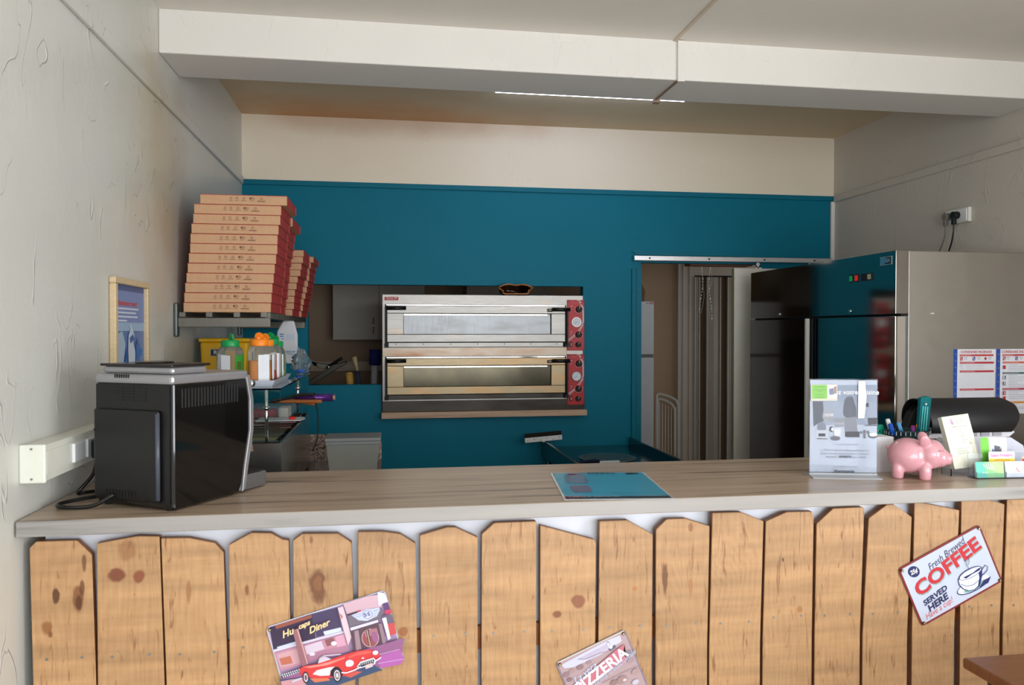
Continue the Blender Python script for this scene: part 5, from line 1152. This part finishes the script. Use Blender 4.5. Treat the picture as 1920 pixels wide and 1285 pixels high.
# ---------------------------------------------------------------- the double door refrigerator
FX, FY0, FY1, FH = 2.40, 3.396, 4.900, 1.985
t = thing('double_door_fridge', 'tall stainless steel double door refrigerator along the right wall', 'refrigerator', (2.78, 4.15, 0))
b = MB(t); b.box(FX+.068, 3.165, FY0, FY1, .10, FH); b.build('body', st_side, t, bevel=.003)
b = MB(t); b.box(FX, FX+.068, FY0, FY1, 1.682, FH+.002); cp = b.build('control_fascia', [st_fr], t, bevel=.002)
b = MB(t); b.box(FX+.03, FX+.068, FY0+.004, FY1-.004, .10, 1.682); b.build('door_frame', blackm, t)
b = MB(t); b.box(FX+.0, FX+.048, FY0+.002, 4.074, .12, 1.672); d1 = b.build('door', st_fr, t, bevel=.003)
b = MB(t); b.box(FX-.006, FX+.048, 4.205, FY1-.002, .12, 1.672); d2 = b.build('door', st_fr, t, bevel=.003)
b = MB(t); b.box(FX-.006, FX+.014, 4.188, 4.205, .12, 1.672); b.build('door_edge', mat('edge_white', (226, 226, 216), .3), d2)
b = MB(t); [b.box(FX+.012, FX+.03, 4.085+k*.03, 4.10+k*.03, .12, 1.672) for k in range(3)]; b.build('gasket', mat('gasket_black', (10, 12, 22), .3), t)
b = MB(t); b.box(FX+.048, FX+.068, FY0+.002, FY0+.012, .12, 1.672, 0); b.build('seal', mat('seal_grey', (110, 116, 114), .4), d1)
b = MB(t); [b.box(FX+.012, FX+.052, FY0-.001, FY0+.002, .12, 1.670) for _ in range(1)]; b.build('door_return', mat('return_steel', (190, 184, 176), .35, .8), d1)
for y_ in (3.766, 4.51):
    b = MB(t); b.cyl((FX-.006, y_, 1.704), (FX+.001, y_, 1.704), .009, 18); b.build('lock', chrome, cp)
for (y_, m_, n_) in ((3.756, mat('switch_green', (20, 120, 70), .3, emit=(10, 190, 90), estr=.25), 'green_switch'), (3.708, mat('switch_red', (200, 40, 26), .3, emit=(240, 40, 20), estr=.3), 'red_switch')):
    b = MB(t); b.box(FX-.003, FX, y_-.016, y_+.016, 1.853, 1.895, 0); b.box(FX-.006, FX-.003, y_-.011, y_+.011, 1.860, 1.888, 1); b.build(n_, [blackm, m_], cp)
b = MB(t); b.box(FX-.004, FX, 3.575, 3.668, 1.855, 1.892, 0); b.box(FX-.0055, FX-.004, 3.585, 3.612, 1.861, 1.886, 1); b.build('thermostat_display', [blackm, mat('display_keys', (170, 180, 150), .4)], cp)
lg = MB(t); lg.box(FX-.002, FX, 3.425, 3.515, 1.922, 1.962); lgo = lg.build('logo_plate', mat('logo_silver', (190, 196, 180), .3, .5), cp)
A = Art(W=.09, H=.04); A.poly([(-.043, -.017), (.043, -.017), (.043, .017), (-.043, .017)], (70, 140, 170)).poly([(-.005, -.017), (.043, -.017), (.043, .017), (.0, .017)], (24, 44, 70)).text('ISA', .026, .016, 0, (120, 180, 205), bold=.0008, shear=.1)
o = A.build('logo_lettering', cp); o.rotation_euler = (0, 0, R(-90)); o.location = (FX-.0022-2.78, 3.470-4.15, 1.942)
for x_ in (2.5, 3.05):
    for y_ in (3.47, 4.83): b = MB(t); b.cyl((x_, y_, 0), (x_, y_, .105), .022, 14); b.build('foot', chrome, t)
b = MB(t); b.box(2.585, 2.605, FY0-.0015, FY0+.001, 1.682, 1.688); b.build('scratch', mat('scratch_bright', (220, 216, 210), .4), t)

# fire instruction sheets on the side of the refrigerator
def poster(label, x0, W, H, top, kind):
    t = thing('fire_notice', label, 'poster', (x0+W/2, FY0-.0012, top-H), (0, 0, 0))
    b = MB(); b.box(-W/2, W/2, -.0006, .0006, 0, H); b.build('sheet', paper, t)
    A = Art(W=W, H=H, y0=-.0008)
    A.poly([(-W/2, 0), (-W/2+.02, 0), (-W/2+.022, H), (-W/2, H)], (38, 82, 176))
    for k in range(9): A.rect(-W/2+.008, .02+k*H/9.5, -W/2+.013, .028+k*H/9.5, (150, 150, 110))
    if kind == 1: A.poly([(W/2-.006, 0), (W/2, 0), (W/2, H*.93), (W/2-.004, H*.5)], (170, 150, 160))
    A.build('blue_margin', t)
    A = Art(W=W, H=H, y0=-.0012); L_, R_ = -W/2+.034, W/2-.014; rd = (196, 56, 68)
    A.text('CONSIGNES INCENDIE', .0168 if kind == 1 else .0172, .008, H-.014, rd, bold=.0003, xs=.98); A.build('heading', t)
    A = Art(W=W, H=H, y0=-.0012); gx = (150, 156, 176)
    def bar(z, c, n): A.rect(L_, z-.0045, R_, z+.0045, c).rect(L_+.004, z-.001, L_+n, z+.001, (230, 190, 190))
    bar(H-.030, (206, 72, 72), .06)
    A.rect(L_+.002, H-.055, L_+.016, H-.037, rd).rect(L_+.07, H-.055, L_+.084, H-.037, (38, 72, 150)).disc(L_+.14, H-.046, .007, .009, rd, n=4)
    for k, x_ in enumerate((L_+.02, L_+.092, L_+.152)): A.rect(x_, H-.042, x_+.02, H-.040, gx).rect(x_+.003, H-.050, x_+.018, H-.048, gx)
    A.line([(L_+.006, H-.039), (L_+.005, H-.046), (L_+.012, H-.053)], .003, (240, 240, 244)).line([(L_+.074, H-.039), (L_+.073, H-.046), (L_+.080, H-.053)], .003, (240, 240, 244))
    if kind == 1:
        for z in (H-.066, H-.108, H-.196): bar(z, rd, .08)
        for z in (H-.078, H-.086, H-.095): A.rect(L_, z, L_+.014, z+.0012, gx).rect(L_+.03, z-.001, L_+.13, z, (190, 194, 206))
        for k in range(8): A.rect(L_, H-.124-k*.008, R_, H-.1235-k*.008, (206, 210, 222))
        for k in range(8): A.rect(L_, H-.212-k*.008, R_, H-.2115-k*.008, (206, 210, 222))
    else:
        bar(H-.066, (222, 110, 84), .09); bar(H-.118, (62, 112, 112), .09); bar(H-.196, (180, 50, 84), .09); bar(H-.262, (226, 150, 60), .06)
        A.rect(L_, H-.098, L_+.014, H-.080, rd).rect(L_, H-.148, L_+.014, H-.130, (40, 52, 82)).rect(L_+.001, H-.147, L_+.008, H-.131, (236, 238, 244)).rect(L_, H-.178, L_+.014, H-.160, (40, 52, 82)).line([(L_+.002, H-.176), (L_+.012, H-.162)], .003, (236, 238, 244)).line([(L_+.012, H-.176), (L_+.002, H-.162)], .003, (236, 238, 244)).rect(L_, H-.225, L_+.014, H-.206, (196, 40, 60)).rect(L_+.005, H-.222, L_+.009, H-.209, (240, 236, 240)).rect(L_, H-.25, L_+.014, H-.232, (196, 40, 60))
        for k, z in enumerate((H-.078, H-.086, H-.095, H-.103, H-.128, H-.137, H-.146, H-.156, H-.165, H-.174, H-.183, H-.206, H-.215, H-.224, H-.233, H-.242, H-.275, H-.284, H-.293)): A.rect(L_+.028, z-.0006, L_+.028+(.05, .09, .11, .08)[k % 4], z+.0006, (160, 164, 184))
    A.build('printed_table', t); return t
poster('fire instruction sheet with ruled empty boxes, left one on the refrigerator side', 2.708, .232, .305, 1.512, 1)
poster('fire instruction sheet with coloured pictograms, right one on the refrigerator side', 2.942, .215, .318, 1.512, 2)

# wall socket over the refrigerator
t = thing('wall_socket', 'white double wall socket high on the right wall', 'socket', (XR, 3.94, 2.24))
b = MB(t); b.box(XR-.022, XR-.001, 3.852, 4.03, 2.205, 2.285); b.build('mounting_box', ivp, t, bevel=.003)
for y_ in (3.90, 3.985):
    b = MB(t); b.box(XR-.027, XR-.022, y_-.038, y_+.038, 2.211, 2.279, 0); b.build('socket_face', wpl, t, bevel=.002)
for (y_, c_, cn, ye) in ((3.925, black, 'black', 4.02), (3.99, mat('grey_plug', (120, 116, 106), .4), 'grey', 4.11)):
    p = thing('mains_plug', '%s plug with hanging lead in the wall socket above the refrigerator' % cn, 'plug', (XR-.03, y_, 2.24))
    b = MB(p); b.cyl((XR-.028, y_, 2.248), (XR-.062, y_, 2.246), .021, 20); b.box(XR-.062, XR-.042, y_-.010, y_+.010, 2.195, 2.235); b.build('plug_body', c_, p, bevel=.002)
    b = MB(p); b.tube([(XR-.052, y_, 2.20), (XR-.05, y_+.008, 2.14), (XR-.04, (y_+ye)/2, 2.05), (XR-.03, ye, 1.95), (XR-.02, ye+.03, 1.6), (XR-.008-.0, ye+.04, 1.2)] if False else [(XR-.052, y_, 2.20), (XR-.05, y_+.008, 2.14), (XR-.045, (y_+ye)/2-.01, 2.07), (XR-.04, ye, 1.99)], .0042, 8); b.build('lead', c_, p)

# strip lamp on the rear ceiling
t = thing('strip_lamp', 'bluish white strip lamp on the rear ceiling behind the beam', 'lamp', (1.15, 4.36, 2.985))
b = MB(t); b.box(.60, 1.72, 4.33, 4.39, 2.965, 2.985); b.build('housing', white, t)
b = MB(t); b.cyl((.605, 4.36, 2.952), (1.715, 4.36, 2.952), .013, 16); b.build('tube', tubelight, t)
for x_ in (.60, 1.705):
    b = MB(t); b.box(x_-.002, x_+.016, 4.345, 4.375, 2.94, 2.965); b.build('tube_socket', white, t)

# ---------------------------------------------------------------- store room things seen through hatch and doorway
cabm = mat('cabinet_grey', (176, 170, 158), .45)
def wallcab(label, x0, x1, nd, y0=6.42, z0=1.53, z1=2.3, hs='r'):
    t = thing('wall_cabinet', label, 'cabinet', ((x0+x1)/2, 6.58, z0))
    b = MB(t); b.box(x0, x1, y0+.018, 6.75, z0, z1); b.build('body', cabm, t)
    w_ = (x1-x0)/nd
    for k in range(nd):
        b = MB(t); b.box(x0+k*w_+.0015, x0+(k+1)*w_-.0015, y0, y0+.018, z0, z1); d = b.build('door', cabm, t, bevel=.002)
        hx = x0+(k+1)*w_-.045 if k % 2 == 0 else x0+k*w_+.045
        b = MB(t); b.cyl((hx, y0-.025, z0+.05), (hx, y0-.025, z0+.18), .005, 10); b.cyl((hx, y0-.025, z0+.06), (hx, y0, z0+.06), .004, 8); b.cyl((hx, y0-.025, z0+.17), (hx, y0, z0+.17), .004, 8); b.build('handle', chrome, d)
wallcab('pale grey wall cabinet in the store room, left of the oven', -.43, .305, 2)
wallcab('pale grey wall cabinet in the store room, seen above the oven', .65, 1.382, 2)
t = thing('store_socket_rail', 'cream socket trunking along the store room wall seen through the hatch', 'socket', (-.3, 6.74, 1.27))
b = MB(t); b.box(-.905, .6, 6.70, 6.749, 1.262, 1.345); b.build('trunking', mat('aged_trunking', (196, 180, 158), .45), t, bevel=.003)
b = MB(t); b.box(-.905, .6, 6.697, 6.70, 1.322, 1.328); b.build('cover_edge', mat('aged_trunking', (196, 180, 158), .45), t)
for x_ in (-.30, -.1): b = MB(t); b.box(x_-.045, x_+.045, 6.693, 6.70, 1.272, 1.318); [b.cyl((x_+d_, 6.692, 1.295), (x_+d_, 6.694, 1.295), .004, 8) for d_ in (-.015, .015)]; b.build('socket_face', mat('aged_face', (206, 192, 170), .45), t)
t = thing('store_counter', 'low store room counter behind the hatch', 'counter', (-.48, 5.65, 0))
b = MB(t); b.box(-.90, -.06, 5.29, 5.95, .92, .95); b.build('top', cabm, t)
b = MB(t); b.box(-.88, -.08, 5.32, 5.93, 0, .92); b.build('cabinet', cabm, t)
# grey machine leaning behind the hatch
t = thing('hand_slicer', 'dark grey hand slicer with a black handle behind the hatch', 'slicer', (-.48, 5.45, .95))
dg = mat('dark_cast_metal', (52, 50, 44), .4, .6)
b = MB(t); b.box(-.56, -.36, 5.36, 5.50, .95, 1.0); b.box(-.50, -.44, 5.40, 5.46, 1.0, 1.24); b.build('base', dg, t, bevel=.006)
b = MB(t); b.prism([(-.60, 1.245), (-.52, 1.262), (-.36, 1.375), (-.275, 1.395), (-.27, 1.38), (-.36, 1.325), (-.50, 1.235)], 5.36, 5.50); b.build('slide', dg, t, bevel=.004)
b = MB(t); b.prism([(-.545, 1.30), (-.53, 1.40), (-.50, 1.405), (-.46, 1.35), (-.37, 1.34), (-.36, 1.37), (-.40, 1.375), (-.46, 1.385), (-.50, 1.37)], 5.42, 5.46); b.build('guard', mat('light_cast', (84, 82, 72), .4, .6), t, bevel=.003)
b = MB(t); b.tube([(-.385, 5.40, 1.362), (-.35, 5.39, 1.385), (-.30, 5.38, 1.418)], .011, 12); b.build('handle', black, t)
b = MB(t); b.cyl((-.40, 5.40, 1.345), (-.38, 5.40, 1.365), .012, 14); b.build('pivot', chrome, t)
# tool jar with brushes
t = thing('utensil_pot', 'grey pot holding brushes behind the hatch', 'pot', (-.20, 5.62, .95))
b = MB(t); b.lathe([(.07, .951), (.085, 1.16), (.080, 1.16), (.065, .956)], -.20, 5.62, 28); b.build('pot', mat('pot_grey', (70, 72, 78), .4), t)
def stick(name, label, cat, parts):
    t = thing(name, label, cat, (parts[0][1][0], parts[0][1][1], parts[0][1][2]))
    for (pn, p0, p1, r0, r1, m_) in parts: b = MB(t); b.cyl(p0, p1, r0, 16, r2=r1); b.build(pn, m_, t)
    return t
pine = mat('pale_wood', (206, 184, 140), .5)
stick('rolling_pin', 'short yellow wooden handle standing left in the utensil pot', 'rolling pin', [('handle', (-.232, 5.60, .98), (-.262, 5.58, 1.30), .022, .026, mat('yellow_wood', (220, 176, 90), .5)), ('end_knob', (-.262, 5.58, 1.30), (-.263, 5.58, 1.312), .026, .018, mat('yellow_wood', (220, 176, 90), .5))])
stick('wooden_spatula', 'pale wooden spatula leaning left with a dark blue grip', 'spatula', [('grip', (-.185, 5.61, .98), (-.205, 5.60, 1.32), .016, .017, mat('slate_blue', (58, 66, 84), .4)), ('blade', (-.205, 5.60, 1.32), (-.228, 5.59, 1.42), .012, .018, pine)])
stick('bottle_brush', 'bottle brush with blue bristles and a translucent handle', 'brush', [('handle', (-.10, 5.60, .98), (-.085, 5.58, 1.36), .022, .024, mat('milky_plastic', (170, 176, 180), .4)), ('bristles', (-.085, 5.58, 1.36), (-.080, 5.58, 1.47), .040, .042, mat('navy_bristle', (16, 26, 96), .8, bump=1, bscale=150))])
# white fridge, carton on it, folded airer
t = thing('white_fridge_freezer', 'white fridge freezer standing in the store room doorway view', 'refrigerator', (1.85, 6.4, 0))
wf = mat('appliance_white', (214, 218, 224), .3)
b = MB(t); b.box(1.55, 2.143, 6.13, 6.72, .03, 1.842); b.build('body', wf, t, bevel=.006)
b = MB(t); b.box(1.55, 2.143, 6.085, 6.128, 1.41, 1.842); d = b.build('upper_door', wf, t, bevel=.006)
b = MB(t); b.box(1.55, 2.143, 6.085, 6.128, .06, 1.385); b.build('lower_door', wf, t, bevel=.006)
b = MB(t); b.box(1.55, 2.138, 6.10, 6.13, 1.385, 1.41); b.build('door_gap', mat('gap_grey', (110, 110, 112), .5), t)
A = Art(W=.1, H=.1, y0=6.0845-6.4); A.text('ICE', .022, 2.122-1.85, 1.826, (206, 60, 56), bold=.001).rect(2.075-1.85, 1.822, 2.10-1.85, 1.83, (150, 156, 170)); A.build('logo', d)
for x_ in (1.6, 2.09):
    for y_ in (6.17, 6.67): b = MB(t); b.cyl((x_, y_, 0), (x_, y_, .035), .02, 12); b.build('foot', blackm, t)
b = MB(); b.prism([(1.72, 1.843), (2.115, 1.843), (2.125, 1.93), (2.09, 2.005), (1.75, 1.98)], 6.25, 6.60); o = recentre(b.build('carton', mat('brown_card', (120, 94, 66), .8))); tag(o, 'brown cardboard carton on top of the white fridge freezer', 'carton')
t = thing('folded_clothes_airer', 'folded white tube clothes airer leaning by the folding door', 'clothes airer', (2.40, 6.4, 0))
tubw = mat('airer_white', (206, 206, 198), .35)
for (dy, dx, dz) in ((0, 0, 0), (.05, .025, -.05)):
    b = MB(t); b.tube([(2.318+dx, 6.50+dy, .02), (2.318+dx, 6.50+dy, .95+dz), (2.325+dx, 6.495+dy, 1.045+dz), (2.36+dx, 6.47+dy, 1.05+dz), (2.43, 6.40+dy, 1.02+dz), (2.455-dx*.4, 6.37+dy, .98+dz), (2.46-dx*.4, 6.36+dy, .85), (2.46-dx*.4, 6.36+dy, .02)], .010, 10); b.build('frame_tube', tubw, t)
for k in range(6):
    x_ = 2.342+k*.019; b = MB(t); b.tube([(x_, 6.50-k*.022, .1), (x_, 6.50-k*.022, .98-k*.01)], .0035, 6); b.build('rod', tubw, t)
# brown bar with two hanging bead chains
b = MB(); b.box(2.15, 2.55, 5.30, 5.40, 2.052, 2.11); b.box(2.05, 2.15, 5.282, 5.30, 2.08, 2.30) if False else None
t = thing('bead_chain_bar', 'brown wooden bar above the doorway carrying two bead chains', 'curtain bar', (2.35, 5.35, 2.07))
b.bm.free(); b = MB(t); b.box(2.13, 2.60, 5.282, 5.40, 2.068, 2.095); b.build('bar', mat('brown_bar', (120, 70, 40), .6), t)
for ci, (x_, zl) in enumerate(((2.235, 1.73), (2.305, 1.68))):
    c = thing('bead_chain', ('left' if ci == 0 else 'right') + ' of two glass bead chains hanging in the doorway', 'bead chain', (x_, 5.34, zl))
    b = MB(c); b.tube([(x_, 5.34, 2.068), (x_+.01, 5.34, 1.95), (x_+.022*(1-2*ci), 5.34, 1.85), (x_, 5.34, zl)], .0008, 4); b.build('string', tubw, c)
    b = MB(c); z_ = 2.05; k = 0
    while z_ > zl: 
        f = (2.068-z_)/(2.068-zl); xx = x_ + .012*math.sin(f*5)*(1-2*ci); b.ellipsoid((xx, 5.34, z_), (.0042, .0042, .006 if k % 3 else .012), seg=8); z_ -= .024; k += 1
    b.build('beads', mat('bead_glass', (206, 204, 190), .1, spec=.8), c)

# ---------------------------------------------------------------- table in the foreground
t = thing('dining_table', 'brown wooden table in the right foreground', 'table', (1.86, 1.39, 0))
tw = mat('brown_table_wood', (112, 68, 40), .35, noise=.2, nscale=12, stretch=(1, 8, 1))
b = MB(t); b.box(1.46, 2.26, 1.0, 1.79, .732, .76); b.build('top', tw, t, bevel=.006)
b = MB(t); b.box(1.50, 2.22, 1.04, 1.75, .66, .732); b.build('apron', mat('dark_apron', (58, 44, 36), .5), t)
for x_ in (1.53, 2.19):
    for y_ in (1.07, 1.72): b = MB(t); b.box(x_-.025, x_+.025, y_-.025, y_+.025, 0, .66); b.build('leg', mat('dark_apron', (58, 44, 36), .5), t)
